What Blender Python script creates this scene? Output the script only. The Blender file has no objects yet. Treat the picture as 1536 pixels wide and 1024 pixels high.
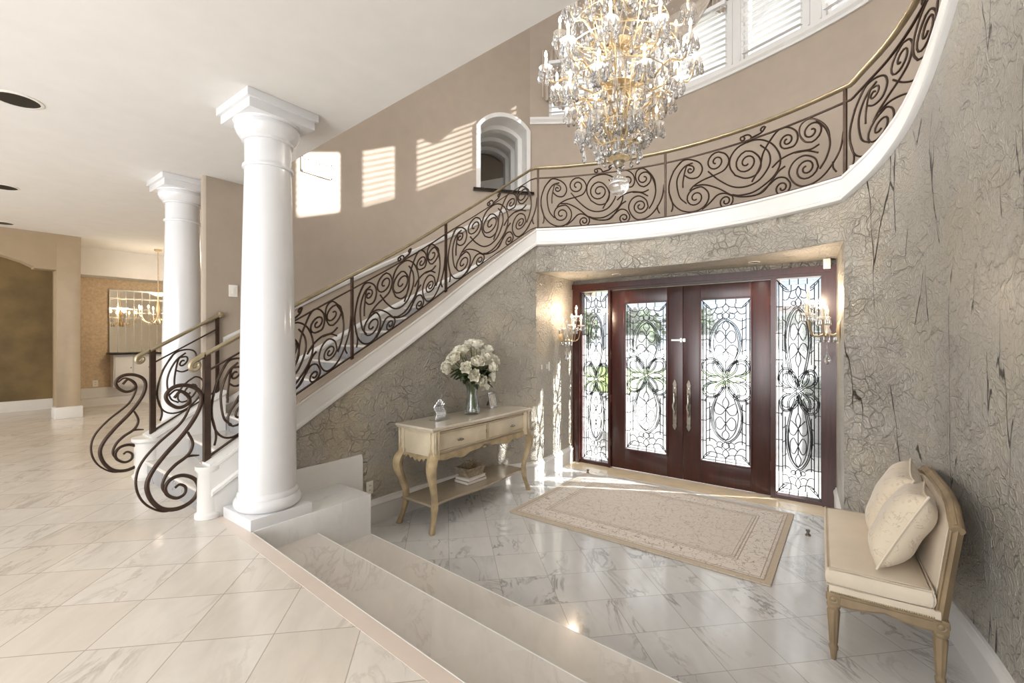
import bpy, bmesh, math, random
from mathutils import Vector, Matrix
random.seed(7)
S = bpy.context.scene
COL = S.collection
PI = math.pi
rad = math.radians

# ------------------------------------------------------------------ helpers
def lin(c):
    def f(v):
        v /= 255.0
        return v / 12.92 if v <= 0.04045 else ((v + 0.055) / 1.055) ** 2.4
    return (f(c[0]), f(c[1]), f(c[2]), 1.0)

class NT:
    """small wrapper to write node trees"""
    def __init__(s, name):
        s.m = bpy.data.materials.new(name); s.m.use_nodes = True
        s.t = s.m.node_tree; s.t.nodes.clear()
        s.out = s.t.nodes.new('ShaderNodeOutputMaterial')
    def n(s, kind, **kw):
        nd = s.t.nodes.new('ShaderNode' + kind)
        for k, v in kw.items():
            if k in nd.inputs.keys() and not hasattr(nd, k): s.set(nd, k, v)
            elif hasattr(nd, k): setattr(nd, k, v)
            else: s.set(nd, k.replace('_', ' '), v)
        return nd
    def set(s, nd, k, v):
        i = nd.inputs[k]
        if hasattr(v, 'is_output') or isinstance(v, bpy.types.NodeSocket): s.t.links.new(v, i)
        else: i.default_value = v
    def math(s, op, a, b=0.0, c=0.0):
        nd = s.t.nodes.new('ShaderNodeMath'); nd.operation = op
        for i, v in enumerate((a, b, c)):
            if isinstance(v, bpy.types.NodeSocket): s.t.links.new(v, nd.inputs[i])
            else: nd.inputs[i].default_value = v
        return nd.outputs[0]
    def mix(s, f, a, b, mode='MIX'):
        nd = s.t.nodes.new('ShaderNodeMix'); nd.data_type = 'RGBA'; nd.blend_type = mode
        for i, v in ((0, f), (6, a), (7, b)):
            if isinstance(v, bpy.types.NodeSocket): s.t.links.new(v, nd.inputs[i])
            else: nd.inputs[i].default_value = v
        return nd.outputs[2]
    def ramp(s, f, stops, interp='LINEAR'):
        nd = s.t.nodes.new('ShaderNodeValToRGB'); cr = nd.color_ramp; cr.interpolation = interp
        while len(cr.elements) < len(stops): cr.elements.new(0.5)
        for e, (p, c) in zip(cr.elements, stops):
            e.position = p; e.color = c if len(c) == 4 else (*c, 1)
        s.t.links.new(f, nd.inputs[0]); return nd.outputs[0]
    def pos(s, scale=(1, 1, 1), rot=(0, 0, 0), loc=(0, 0, 0)):
        tc = s.n('TexCoord'); mp = s.n('Mapping')
        mp.inputs['Scale'].default_value = scale; mp.inputs['Rotation'].default_value = rot; mp.inputs['Location'].default_value = loc
        s.t.links.new(tc.outputs['Object'], mp.inputs[0]); return mp.outputs[0]
    def noise(s, vec, scale, detail=3.0, rough=0.5, dist=0.0):
        nd = s.n('TexNoise'); nd.inputs['Scale'].default_value = scale; nd.inputs['Detail'].default_value = detail
        nd.inputs['Roughness'].default_value = rough; nd.inputs['Distortion'].default_value = dist
        s.t.links.new(vec, nd.inputs['Vector']); return nd
    def bump(s, h, strength=0.3, dist=0.01, normal=None):
        nd = s.n('Bump'); nd.inputs['Strength'].default_value = strength; nd.inputs['Distance'].default_value = dist
        s.t.links.new(h, nd.inputs['Height'])
        if normal: s.t.links.new(normal, nd.inputs['Normal'])
        return nd.outputs[0]
    def bsdf(s, **kw):
        nd = s.n('BsdfPrincipled')
        for k, v in kw.items(): s.set(nd, k, v)
        s.t.links.new(nd.outputs[0], s.out.inputs[0]); return nd

def pmat(name, col, rough=0.5, metal=0.0, var=0.12, scale=6.0, bump=0.0, bscale=60.0, coat=0.0, stretch=(1, 1, 1), spec=0.5, trans=0.0, emis=None):
    t = NT(name); v = t.pos(stretch)
    c = lin(col); d = tuple(max(0, x * (1 - var)) for x in c[:3]) + (1,); l = tuple(min(1, x * (1 + var)) for x in c[:3]) + (1,)
    nz = t.noise(v, scale, 4.0)
    base = t.ramp(nz.outputs[0], [(0.3, d), (0.7, l)])
    kw = {'Base Color': base, 'Roughness': rough, 'Metallic': metal, 'Specular IOR Level': spec, 'Coat Weight': coat, 'Coat Roughness': 0.08}
    if trans: kw['Transmission Weight'] = trans
    if bump:
        kw['Normal'] = t.bump(t.noise(v, bscale, 3.0).outputs[0], bump, 0.004)
    if emis:
        kw['Emission Color'] = lin(emis[0]); kw['Emission Strength'] = emis[1]
    t.bsdf(**kw); return t.m

# ---- meshes
def new(): return bmesh.new()
def box(bm, x0, x1, y0, y1, z0, z1, m=None):
    vs = [Vector(p) for p in ((x0, y0, z0), (x1, y0, z0), (x1, y1, z0), (x0, y1, z0), (x0, y0, z1), (x1, y0, z1), (x1, y1, z1), (x0, y1, z1))]
    if m: vs = [m @ v for v in vs]
    v = [bm.verts.new(p) for p in vs]
    for f in ((3, 2, 1, 0), (4, 5, 6, 7), (0, 1, 5, 4), (1, 2, 6, 5), (2, 3, 7, 6), (3, 0, 4, 7)): bm.faces.new([v[i] for i in f])
def bbox(bm, x0, x1, y0, y1, z0, z1, b=0.006, m=None):
    t = new(); box(t, x0, x1, y0, y1, z0, z1)
    bmesh.ops.bevel(t, geom=t.edges[:], offset=b, segments=2, affect='EDGES', profile=0.6)
    merge(bm, t, m)
def merge(bm, t, m=None):
    me = bpy.data.meshes.new('tmp'); t.to_mesh(me); t.free()
    if m is not None: me.transform(m)
    bm.from_mesh(me); bpy.data.meshes.remove(me)
def prism(bm, poly, z0, z1, m=None):
    f = (lambda p: m @ Vector(p)) if m else Vector
    a = [bm.verts.new(f((x, y, z0))) for x, y in poly]; b = [bm.verts.new(f((x, y, z1))) for x, y in poly]
    n = len(poly)
    bm.faces.new(a[::-1]); bm.faces.new(b)
    for i in range(n): bm.faces.new((a[i], a[(i + 1) % n], b[(i + 1) % n], b[i]))
def frame_at(pts, i):
    n = len(pts)
    t = (pts[min(i + 1, n - 1)] - pts[max(i - 1, 0)])
    if t.length < 1e-9: t = Vector((0, 0, 1))
    return t.normalized()
def tube(bm, pts, r, n=6, closed=False, cap=True):
    pts = [Vector(p) for p in pts]; N = len(pts)
    if N < 2: return
    rr = r if isinstance(r, (list, tuple)) else [r] * N
    prev = None; rings = []
    for i, p in enumerate(pts):
        t = (pts[(i + 1) % N] - pts[i - 1]).normalized() if closed else frame_at(pts, i)
        if prev is None:
            up = Vector((0, 0, 1)) if abs(t.z) < 0.95 else Vector((1, 0, 0))
            a = t.cross(up).normalized()
        else:
            a = (prev - t * prev.dot(t))
            a = a.normalized() if a.length > 1e-6 else t.orthogonal().normalized()
        prev = a; b = t.cross(a)
        rings.append([bm.verts.new(p + (a * math.cos(2 * PI * k / n) + b * math.sin(2 * PI * k / n)) * rr[i]) for k in range(n)])
    for i in range(N if closed else N - 1):
        A, B = rings[i], rings[(i + 1) % N]
        for k in range(n): bm.faces.new((A[k], A[(k + 1) % n], B[(k + 1) % n], B[k]))
    if cap and not closed:
        bm.faces.new(rings[0][::-1]); bm.faces.new(rings[-1])
def lathe(bm, prof, c=(0, 0, 0), n=24, m=None):
    c = Vector(c); rings = []
    f = (lambda p: m @ p) if m else (lambda p: p)
    for r, z in prof:
        if r < 1e-5: rings.append([bm.verts.new(f(c + Vector((0, 0, z))))])
        else: rings.append([bm.verts.new(f(c + Vector((r * math.cos(2 * PI * k / n), r * math.sin(2 * PI * k / n), z)))) for k in range(n)])
    for A, B in zip(rings, rings[1:]):
        if len(A) == 1 and len(B) == 1: continue
        for k in range(n):
            k2 = (k + 1) % n
            if len(A) == 1: bm.faces.new((A[0], B[k2], B[k]))
            elif len(B) == 1: bm.faces.new((A[k], A[k2], B[0]))
            else: bm.faces.new((A[k], A[k2], B[k2], B[k]))
    for R, rev in ((rings[0], True), (rings[-1], False)):
        if len(R) > 2: bm.faces.new(R[::-1] if rev else R)
def normals2d(p):
    out = []
    for i in range(len(p)):
        a = p[max(i - 1, 0)]; b = p[min(i + 1, len(p) - 1)]
        tx, ty = b[0] - a[0], b[1] - a[1]; L = math.hypot(tx, ty) or 1
        # mitre scale
        s = 1.0
        if 0 < i < len(p) - 1:
            ux, uy = p[i][0] - a[0], p[i][1] - a[1]; l = math.hypot(ux, uy) or 1
            s = 1.0 / max(0.5, (ux * tx + uy * ty) / (l * L))
        out.append((-ty / L * s, tx / L * s))
    return out
def sweep(bm, path, prof, caps=True):
    """path [(x,y,z)], closed profile [(n,dz)]; n is to the left of the direction of travel"""
    nn = normals2d(path); rings = []
    for (x, y, z), (nx, ny) in zip(path, nn):
        rings.append([bm.verts.new((x + nx * a, y + ny * a, z + b)) for a, b in prof])
    k = len(prof)
    for A, B in zip(rings, rings[1:]):
        for i in range(k): bm.faces.new((A[i], A[(i + 1) % k], B[(i + 1) % k], B[i]))
    if caps: bm.faces.new(rings[0]); bm.faces.new(rings[-1][::-1])
def offset(path, d):
    return [(p[0] + n[0] * d, p[1] + n[1] * d) + tuple(p[2:]) for p, n in zip(path, normals2d(path))]
def cat(pts, k=6, full=False):
    """Catmull-Rom in xy (any further coordinate is linear)"""
    P = [tuple(p) for p in pts]; out = []
    for i in range(len(P) - 1):
        p0 = P[i - 1] if i else tuple(2 * a - b for a, b in zip(P[0], P[1]))
        p1, p2 = P[i], P[i + 1]
        p3 = P[i + 2] if i + 2 < len(P) else tuple(2 * a - b for a, b in zip(P[-1], P[-2]))
        for j in range(k):
            t = j / k
            q = [0.5 * (2 * p1[a] + (p2[a] - p0[a]) * t + (2 * p0[a] - 5 * p1[a] + 4 * p2[a] - p3[a]) * t * t + (3 * p1[a] - p0[a] - 3 * p2[a] + p3[a]) * t ** 3) for a in range(len(p1) if full else 2)]
            q += [] if full else [p1[a] + (p2[a] - p1[a]) * t for a in range(2, len(p1))]
            out.append(tuple(q))
    out.append(P[-1]); return out
def cat3(pts, k=6):
    P = [Vector(p) for p in pts]; out = []
    for i in range(len(P) - 1):
        p0 = P[i - 1] if i else 2 * P[0] - P[1]
        p1, p2 = P[i], P[i + 1]
        p3 = P[i + 2] if i + 2 < len(P) else 2 * P[-1] - P[-2]
        for j in range(k):
            t = j / k
            out.append(0.5 * (2 * p1 + (p2 - p0) * t + (2 * p0 - 5 * p1 + 4 * p2 - p3) * t * t + (3 * p1 - p0 - 3 * p2 + p3) * t ** 3))
    out.append(P[-1]); return out
def arclen(path):
    s = [0.0]
    for a, b in zip(path, path[1:]): s.append(s[-1] + math.hypot(b[0] - a[0], b[1] - a[1]))
    return s
def at(path, S_, s):
    s = min(max(s, 0), S_[-1])
    for i in range(len(path) - 1):
        if s <= S_[i + 1] or i == len(path) - 2:
            t = (s - S_[i]) / max(1e-9, S_[i + 1] - S_[i])
            return tuple(a + (b - a) * t for a, b in zip(path[i], path[i + 1]))
def wmat(o):
    m = Matrix.Identity(4)
    while o is not None:
        m = o.matrix_basis @ m; o = o.parent
    return m
def obj(name, bm, mat, parent=None, world=False, smooth=35, kind=None):
    bmesh.ops.recalc_face_normals(bm, faces=bm.faces[:])
    me = bpy.data.meshes.new(name)
    if world and parent is not None: bm.transform(wmat(parent).inverted())
    bm.to_mesh(me); bm.free()
    for m in (mat if isinstance(mat, (list, tuple)) else [mat]): me.materials.append(m)
    if smooth:
        me.polygons.foreach_set('use_smooth', [True] * len(me.polygons))
        me.set_sharp_from_angle(angle=rad(smooth))
    o = bpy.data.objects.new(name, me); COL.objects.link(o)
    if parent is not None: o.parent = parent
    if kind: o['kind'] = kind
    return o
def tag(o, label=None, cat_=None, group=None, kind=None):
    if label: o['label'] = label
    if cat_: o['category'] = cat_
    if group: o['group'] = group
    if kind: o['kind'] = kind
    return o
def thing(name, loc, label, cat_, rz=0.0, group=None, kind='thing'):
    o = bpy.data.objects.new(name, None); COL.objects.link(o); o.empty_display_size = 0.1
    o.location = loc; o.rotation_euler = (0, 0, rz)
    return tag(o, label, cat_, group, kind)
def copy_tree(o, parent=None):
    c = o.copy(); COL.objects.link(c)
    if parent is not None: c.parent = parent
    for ch in [x for x in bpy.data.objects if x.parent == o]: copy_tree(ch, c)
    return c
def struct(name, bm, mat, label, cat_, smooth=35, parent=None):
    o = obj(name, bm, mat, parent, smooth=smooth)
    return tag(o, label, cat_, kind='structure')

# ------------------------------------------------------------------ materials
def tile_marble(name, tile, offs, base, alt, vein, rough, grout=None, veinamt=0.55, warm=None):
    t = NT(name); p = t.pos(rot=(0, 0, rad(45)))
    sep = t.n('SeparateXYZ'); t.t.links.new(p, sep.inputs[0])
    u = t.math('DIVIDE', t.math('SUBTRACT', sep.outputs[0], offs[0]), tile); v = t.math('DIVIDE', t.math('SUBTRACT', sep.outputs[1], offs[1]), tile)
    fu, fv = t.math('FLOOR', u), t.math('FLOOR', v)
    cell = t.n('CombineXYZ'); t.t.links.new(fu, cell.inputs[0]); t.t.links.new(fv, cell.inputs[1])
    wn = t.n('TexWhiteNoise'); wn.noise_dimensions = '3D'; t.t.links.new(cell.outputs[0], wn.inputs['Vector'])
    ad = t.n('VectorMath', operation='MULTIPLY_ADD'); t.t.links.new(wn.outputs['Color'], ad.inputs[0]); ad.inputs[1].default_value = (9, 9, 9)
    t.t.links.new(p, ad.inputs[2])
    st = t.n('Mapping'); st.inputs['Scale'].default_value = (1.0, 2.6, 1.0); st.inputs['Rotation'].default_value = (0, 0, 0.6); t.t.links.new(ad.outputs[0], st.inputs[0])
    n1 = t.noise(st.outputs[0], 1.3, 6.0, 0.62, 1.4); n2 = t.noise(st.outputs[0], 3.1, 5.0, 0.6, 0.8); n3 = t.noise(st.outputs[0], 0.9, 2.0)
    r1 = t.math('ABSOLUTE', t.math('SUBTRACT', n1.outputs[0], 0.5)); 
    v1 = t.ramp(r1, [(0.0, (1, 1, 1)), (0.035, (0, 0, 0))])
    msk = t.ramp(n3.outputs[0], [(0.48, (0, 0, 0)), (0.66, (1, 1, 1))])
    f1 = t.math('MULTIPLY', t.math('MULTIPLY', v1, msk), veinamt)
    cloud = t.ramp(n2.outputs[0], [(0.35, (0, 0, 0)), (0.75, (1, 1, 1))])
    b = t.mix(t.math('MULTIPLY', wn.outputs['Value'], 0.75), lin(base), lin(alt))
    b = t.mix(t.math('MULTIPLY', cloud, 0.35), b, lin(tuple(int(x * 0.86) for x in base)))
    c = t.mix(f1, b, lin(vein))
    if grout:
        def edge(w):
            fr = t.math('FRACT', w); return t.math('MINIMUM', fr, t.math('SUBTRACT', 1.0, fr))
        e = t.math('MINIMUM', edge(u), edge(v))
        g = t.math('LESS_THAN', e, 0.0024 / tile)
        c = t.mix(t.math('MULTIPLY', g, 0.75), c, lin(grout))
    rr = t.math('ADD', rough, t.math('MULTIPLY', n2.outputs[0], 0.06))
    t.bsdf(**{'Base Color': c, 'Roughness': rr, 'Specular IOR Level': 0.6}); return t.m

def crumple(name, c1, c2, c3, stretch, crack=0.0, rough=0.42, bs=0.6, metal=0.25):
    """hand-crumpled foil paper wall finish"""
    t = NT(name); p = t.pos(); ps = t.pos(stretch)
    nd = t.noise(p, 3.0, 3.0); off = t.n('VectorMath', operation='MULTIPLY_ADD')
    t.t.links.new(nd.outputs['Color'], off.inputs[0]); off.inputs[1].default_value = (0.35, 0.35, 0.35); t.t.links.new(p, off.inputs[2])
    vo = t.n('TexVoronoi', feature='DISTANCE_TO_EDGE'); vo.inputs['Scale'].default_value = 9.0; t.t.links.new(off.outputs[0], vo.inputs['Vector'])
    vo2 = t.n('TexVoronoi', feature='DISTANCE_TO_EDGE'); vo2.inputs['Scale'].default_value = 22.0; t.t.links.new(off.outputs[0], vo2.inputs['Vector'])
    fine = t.noise(p, 26.0, 5.0, 0.65, 1.5); mid = t.noise(p, 1.4, 4.0, 0.6); msk = t.noise(p, 4.2, 2.0)
    crease = t.ramp(vo.outputs['Distance'], [(0.0, (1, 1, 1)), (0.05, (0, 0, 0))])
    crease2 = t.ramp(vo2.outputs['Distance'], [(0.0, (1, 1, 1)), (0.10, (0, 0, 0))])
    k = t.ramp(msk.outputs[0], [(0.44, (0, 0, 0)), (0.58, (1, 1, 1))])
    cr = t.math('MULTIPLY', crease, k)
    base = t.ramp(mid.outputs[0], [(0.3, lin(c1)), (0.5, lin(c2)), (0.72, lin(c3))])
    base = t.mix(t.math('MULTIPLY', fine.outputs[0], 0.35), base, lin(tuple(int(x * 0.72) for x in c2)))
    base = t.mix(t.math('MULTIPLY', cr, 0.22), base, lin(tuple(int(x * 0.5) for x in c1)))
    n5 = t.noise(p, 5.5, 3.0, 0.55, 2.6); rg = t.ramp(t.math('ABSOLUTE', t.math('SUBTRACT', n5.outputs[0], 0.5)), [(0.0, (1, 1, 1)), (0.012, (0, 0, 0))])
    k2 = t.ramp(t.noise(p, 6.0, 2.0).outputs[0], [(0.5, (0, 0, 0)), (0.6, (1, 1, 1))])
    rdg = t.math('MULTIPLY', rg, k2); base = t.mix(t.math('MULTIPLY', rdg, 0.55), base, lin((236, 231, 222)))
    n6 = t.noise(p, 3.1, 3.0, 0.5, 2.2); dk = t.ramp(t.math('ABSOLUTE', t.math('SUBTRACT', n6.outputs[0], 0.47)), [(0.0, (1, 1, 1)), (0.007, (0, 0, 0))])
    k3 = t.ramp(t.noise(p, 4.6, 2.0).outputs[0], [(0.52, (0, 0, 0)), (0.6, (1, 1, 1))]); base = t.mix(t.math('MULTIPLY', t.math('MULTIPLY', dk, k3), 0.6), base, lin((88, 78, 66)))
    h = t.math('ADD', t.math('ADD', t.math('MULTIPLY', cr, 1.0), t.math('MULTIPLY', rdg, 1.2)), t.math('ADD', t.math('MULTIPLY', crease2, 0.45), t.math('MULTIPLY', fine.outputs[0], 0.9)))
    if crack:
        n4 = t.noise(ps, 2.0, 2.0); o2 = t.n('VectorMath', operation='MULTIPLY_ADD'); t.t.links.new(n4.outputs['Color'], o2.inputs[0])
        o2.inputs[1].default_value = (0.5, 0.5, 0.3); t.t.links.new(ps, o2.inputs[2])
        v3 = t.n('TexVoronoi', feature='DISTANCE_TO_EDGE'); v3.inputs['Scale'].default_value = 1.0; t.t.links.new(o2.outputs[0], v3.inputs['Vector'])
        ln = t.ramp(v3.outputs['Distance'], [(0.0, (1, 1, 1)), (0.011, (1, 1, 1)), (0.017, (0, 0, 0))])
        m2 = t.ramp(t.noise(ps, 1.1, 2.0).outputs[0], [(0.53, (0, 0, 0)), (0.56, (1, 1, 1))])
        ck = t.math('MULTIPLY', t.math('MULTIPLY', ln, m2), crack)
        base = t.mix(ck, base, lin((52, 44, 36))); h = t.math('SUBTRACT', h, t.math('MULTIPLY', ck, 1.4))
    t.bsdf(**{'Base Color': base, 'Roughness': rough, 'Metallic': metal, 'Specular IOR Level': 0.6, 'Normal': t.bump(h, bs, 0.012)})
    return t.m

def glassy(name, tint=(1, 1, 1), clear=0.8, rough=0.02, bscale=0.0, bump=0.0):
    t = NT(name); tr = t.n('BsdfTransparent'); tr.inputs[0].default_value = (*tint, 1)
    gl = t.n('BsdfGlossy'); gl.inputs['Roughness'].default_value = rough
    lw = t.n('LayerWeight'); lw.inputs['Blend'].default_value = 0.35
    if bump:
        nr = t.bump(t.noise(t.pos(), bscale, 2.0).outputs[0], bump, 0.02)
        t.t.links.new(nr, gl.inputs['Normal']); t.t.links.new(nr, lw.inputs['Normal'])
    f = t.math('ADD', 1 - clear, t.math('MULTIPLY', lw.outputs['Fresnel'], 0.6))
    mx = t.n('MixShader'); t.t.links.new(f, mx.inputs[0]); t.t.links.new(tr.outputs[0], mx.inputs[1]); t.t.links.new(gl.outputs[0], mx.inputs[2])
    t.t.links.new(mx.outputs[0], t.out.inputs[0]); return t.m

def crystal(name, trl=.1):
    t = NT(name); g = t.n('BsdfGlass'); g.inputs['IOR'].default_value = 1.5; g.inputs['Roughness'].default_value = 0.0
    lw = t.noise(t.pos(), 30, 2); g.inputs['Color'].default_value = (1, 1, 1, 1)
    gl = t.n('BsdfGlossy'); gl.inputs['Roughness'].default_value = 0.03
    mx = t.n('MixShader'); t.t.links.new(t.math('MULTIPLY', lw.outputs[0], 0.3), mx.inputs[0]); t.t.links.new(g.outputs[0], mx.inputs[1]); t.t.links.new(gl.outputs[0], mx.inputs[2])
    tl = t.n('BsdfTranslucent'); tl.inputs[0].default_value = (.96, .96, .97, 1); m3 = t.n('MixShader'); m3.inputs[0].default_value = trl
    t.t.links.new(mx.outputs[0], m3.inputs[1]); t.t.links.new(tl.outputs[0], m3.inputs[2]); t.t.links.new(m3.outputs[0], t.out.inputs[0]); return t.m

def emit(name, col, s):
    t = NT(name); e = t.n('Emission'); e.inputs[1].default_value = s; v = t.noise(t.pos(), 20)
    t.t.links.new(t.mix(t.math('MULTIPLY', v.outputs[0], 0.2), lin(col), lin((255, 255, 255))), e.inputs[0]); t.t.links.new(e.outputs[0], t.out.inputs[0]); return t.m

MT = {}
TILE = 0.366
MT['floor_up'] = tile_marble('honed_marble_tiles', TILE, (0.086, -0.006), (214, 205, 193), (224, 219, 212), (132, 118, 104), 0.16, (156, 144, 130), 0.38)
MT['floor_low'] = tile_marble('polished_marble_tiles', TILE, (0.316, 0.027), (222, 221, 219), (208, 208, 208), (110, 110, 114), 0.07, (165, 162, 158), 0.65)
MT['marble'] = tile_marble('marble_slab', 0.62, (0.1, 0.2), (222, 217, 210), (214, 206, 198), (150, 142, 136), 0.2, None, 0.3)
MT['marble_white'] = tile_marble('white_marble_slab', 0.5, (0.1, 0.2), (232, 232, 230), (226, 226, 226), (170, 172, 176), 0.2, None, 0.3)
MT['riser'] = tile_marble('shade_grey_marble_riser', 0.9, (0.1, 0.2), (150, 150, 152), (142, 142, 146), (120, 120, 124), 0.25, None, 0.3)  # grey riser stone, darkened to carry the shade on the flight
MT['skirt'] = pmat('grey_beige_marble_skirt', (188, 182, 174), 0.3, var=.06)
MT['border'] = pmat('beige_border_marble', (212, 198, 186), 0.2, var=0.06, scale=3)
MT['threshold'] = pmat('cream_threshold_stone', (226, 208, 178), 0.15, var=0.1, scale=5)
MT['white'] = pmat('white_trim_paint', (226, 224, 221), 0.3, var=0.02, spec=0.5)
MT['column'] = pmat('white_gloss_plaster', (222, 222, 224), 0.14, var=0.015, spec=0.6)
MT['ceiling'] = pmat('ceiling_paint', (226, 223, 219), 0.9, var=0.02)
MT['taupe'] = pmat('taupe_wall_paint', (172, 158, 143), 0.7, var=0.03, bump=0.05, bscale=150)
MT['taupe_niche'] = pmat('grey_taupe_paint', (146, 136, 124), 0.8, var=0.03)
MT['tan'] = pmat('tan_hall_paint', (166, 147, 122), 0.6, var=0.04)
MT['olive'] = pmat('sponged_olive_paint', (118, 100, 66), 0.6, var=0.3, scale=2.2)
MT['wallpaper'] = pmat('tan_damask_paper', (198, 176, 146), 0.6, var=0.15, scale=24)
MT['crumple'] = crumple('crumpled_silver_paper', (170, 163, 151), (190, 184, 173), (202, 189, 166), (1, 1, 1), 0.0, 0.42, 0.9)
MT['crumple_crack'] = crumple('crumpled_silver_paper_cracked', (172, 166, 156), (192, 187, 178), (198, 189, 172), (5.0, 5.0, 0.85), 0.95, 0.36, 0.9, 0.42)
MT['iron'] = pmat('dark_bronze_iron', (66, 50, 40), 0.42, 0.55, var=0.25, scale=14)
MT['brass'] = pmat('aged_brass', (172, 158, 130), 0.34, 0.8, var=0.15, scale=12)
MT['gold'] = pmat('gilt_metal', (226, 204, 164), 0.34, 0.6, var=0.15, scale=30)
MT['silver'] = pmat('polished_nickel', (196, 192, 186), 0.22, 0.95, var=0.06)
MT['pewter'] = pmat('antique_pewter', (136, 128, 116), 0.35, 0.9, var=0.3, scale=25)
MT['dark'] = pmat('black_metal', (18, 17, 16), 0.4, var=0.2)
MT['black_stone'] = pmat('black_granite', (26, 22, 20), 0.2, var=0.4, scale=60)
MT['came'] = pmat('lead_came', (54, 56, 58), 0.45, 0.6, var=0.2)
MT['bevel'] = glassy('bevelled_glass', (0.95, 0.97, 0.98), 0.93, 0.03)
def textured_pane():
    t = NT('leaded_textured_glass'); tr = t.n('BsdfTransparent'); tr.inputs[0].default_value = (.97, .985, .99, 1)
    tl = t.n('BsdfTranslucent'); tl.inputs[0].default_value = (.95, .97, 1, 1); gl = t.n('BsdfGlossy'); gl.inputs['Roughness'].default_value = .05
    n = t.noise(t.pos(), 14, 2); f = t.math('ADD', .02, t.math('MULTIPLY', n.outputs[0], .22))
    m1 = t.n('MixShader'); t.t.links.new(f, m1.inputs[0]); t.t.links.new(tr.outputs[0], m1.inputs[1]); t.t.links.new(tl.outputs[0], m1.inputs[2])
    m2 = t.n('MixShader'); m2.inputs[0].default_value = .05; t.t.links.new(m1.outputs[0], m2.inputs[1]); t.t.links.new(gl.outputs[0], m2.inputs[2])
    t.t.links.new(m2.outputs[0], t.out.inputs[0]); return t.m
MT['pane'] = textured_pane()
MT['window_glass'] = glassy('window_glass', (1, 1, 1), 0.97)
MT['vase'] = glassy('clear_vase_glass', (0.97, 0.985, 0.985), 0.97, 0.02)
MT['crystal'] = crystal('cut_crystal')
MT['crystal_clear'] = crystal('clear_crystal_ball', .0)
def dish_mat():
    t = NT('crystal_dish'); tr = t.n('BsdfTransparent'); tl = t.n('BsdfTranslucent'); tl.inputs[0].default_value = (.97, .96, .95, 1); gl = t.n('BsdfGlossy'); gl.inputs['Roughness'].default_value = .08
    n = t.noise(t.pos(), 60, 2); m1 = t.n('MixShader'); t.t.links.new(t.math('ADD', .2, t.math('MULTIPLY', n.outputs[0], .3)), m1.inputs[0]); t.t.links.new(tr.outputs[0], m1.inputs[1]); t.t.links.new(tl.outputs[0], m1.inputs[2])
    m2 = t.n('MixShader'); m2.inputs[0].default_value = .15; t.t.links.new(m1.outputs[0], m2.inputs[1]); t.t.links.new(gl.outputs[0], m2.inputs[2]); t.t.links.new(m2.outputs[0], t.out.inputs[0]); return t.m
MT['crystal_thin'] = dish_mat()
MT['flame'] = emit('lit_bulb', (255, 214, 160), 22)
MT['candle'] = pmat('ivory_candle_sleeve', (240, 228, 204), 0.5, var=0.03)
MT['fabric'] = pmat('cream_linen', (222, 208, 188), 0.9, var=0.04, bump=0.25, bscale=350)
MT['pillow'] = None
MT['wood'] = pmat('antique_gilt_wood', (146, 126, 98), 0.5, var=0.28, scale=9, bump=0.15, bscale=40, stretch=(1, 1, 0.4))
MT['console'] = pmat('antique_cream_lacquer', (214, 201, 176), 0.38, var=0.14, scale=4, bump=0.06, bscale=30, coat=0.2)
MT['console_leg'] = pmat('antique_gilt_lacquer', (176, 156, 122), 0.42, var=0.26, scale=10, bump=0.15)
MT['console_top'] = pmat('polished_cream_top', (208, 198, 180), 0.16, var=0.1, scale=3, coat=0.4)
MT['console_shelf'] = pmat('taupe_lacquer_shelf', (166, 152, 132), 0.2, var=.1, coat=.3)
MT['petal'] = pmat('white_petal', (246, 242, 226), 0.7, var=0.05, scale=18)
MT['leaf'] = pmat('dark_leaf', (52, 66, 34), 0.5, var=0.35, scale=12)
MT['stem'] = pmat('green_stem', (96, 112, 62), 0.5, var=0.2)
MT['plate'] = pmat('white_plastic_plate', (238, 234, 226), 0.35, var=0.02)
MT['vent_dark'] = pmat('vent_shadow_grey', (70, 66, 60), 0.6)
MT['drape'] = pmat('taupe_silk_drape', (196, 184, 170), 0.5, var=0.12, scale=5, stretch=(6, 6, 0.6))
MT['slat'] = pmat('white_blind_slat', (240, 240, 240), 0.5, var=0.02)
MT['paper'] = pmat('photo_paper', (214, 210, 204), 0.5, var=0.35, scale=60)
MT['concrete'] = pmat('pale_driveway', (205, 203, 198), 0.9, var=0.08, scale=2)
MT['planter'] = pmat('grey_planter_stone', (128, 128, 130), 0.8, var=0.15, scale=6)
MT['grass'] = pmat('lawn', (126, 148, 62), 0.9, var=0.3, scale=4)
MT['bush'] = pmat('hedge_leaf', (74, 98, 48), 0.8, var=0.45, scale=9)
MT['bark'] = pmat('bark', (98, 80, 62), 0.9, var=0.3)
MT['stucco'] = pmat('pale_stucco', (222, 214, 204), 0.9, var=0.05)
MT['eave'] = pmat('brown_porch_soffit', (136, 102, 76), 0.7, var=0.15, scale=10)
def mirror_mat():
    t = NT('mirror_glass'); n = t.noise(t.pos(), 3.0, 1.0)
    t.bsdf(**{'Base Color': t.mix(n.outputs[0], lin((228, 222, 206)), lin((238, 234, 224))), 'Metallic': 1.0, 'Roughness': 0.03}); return t.m
MT['mirror'] = mirror_mat()
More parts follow.
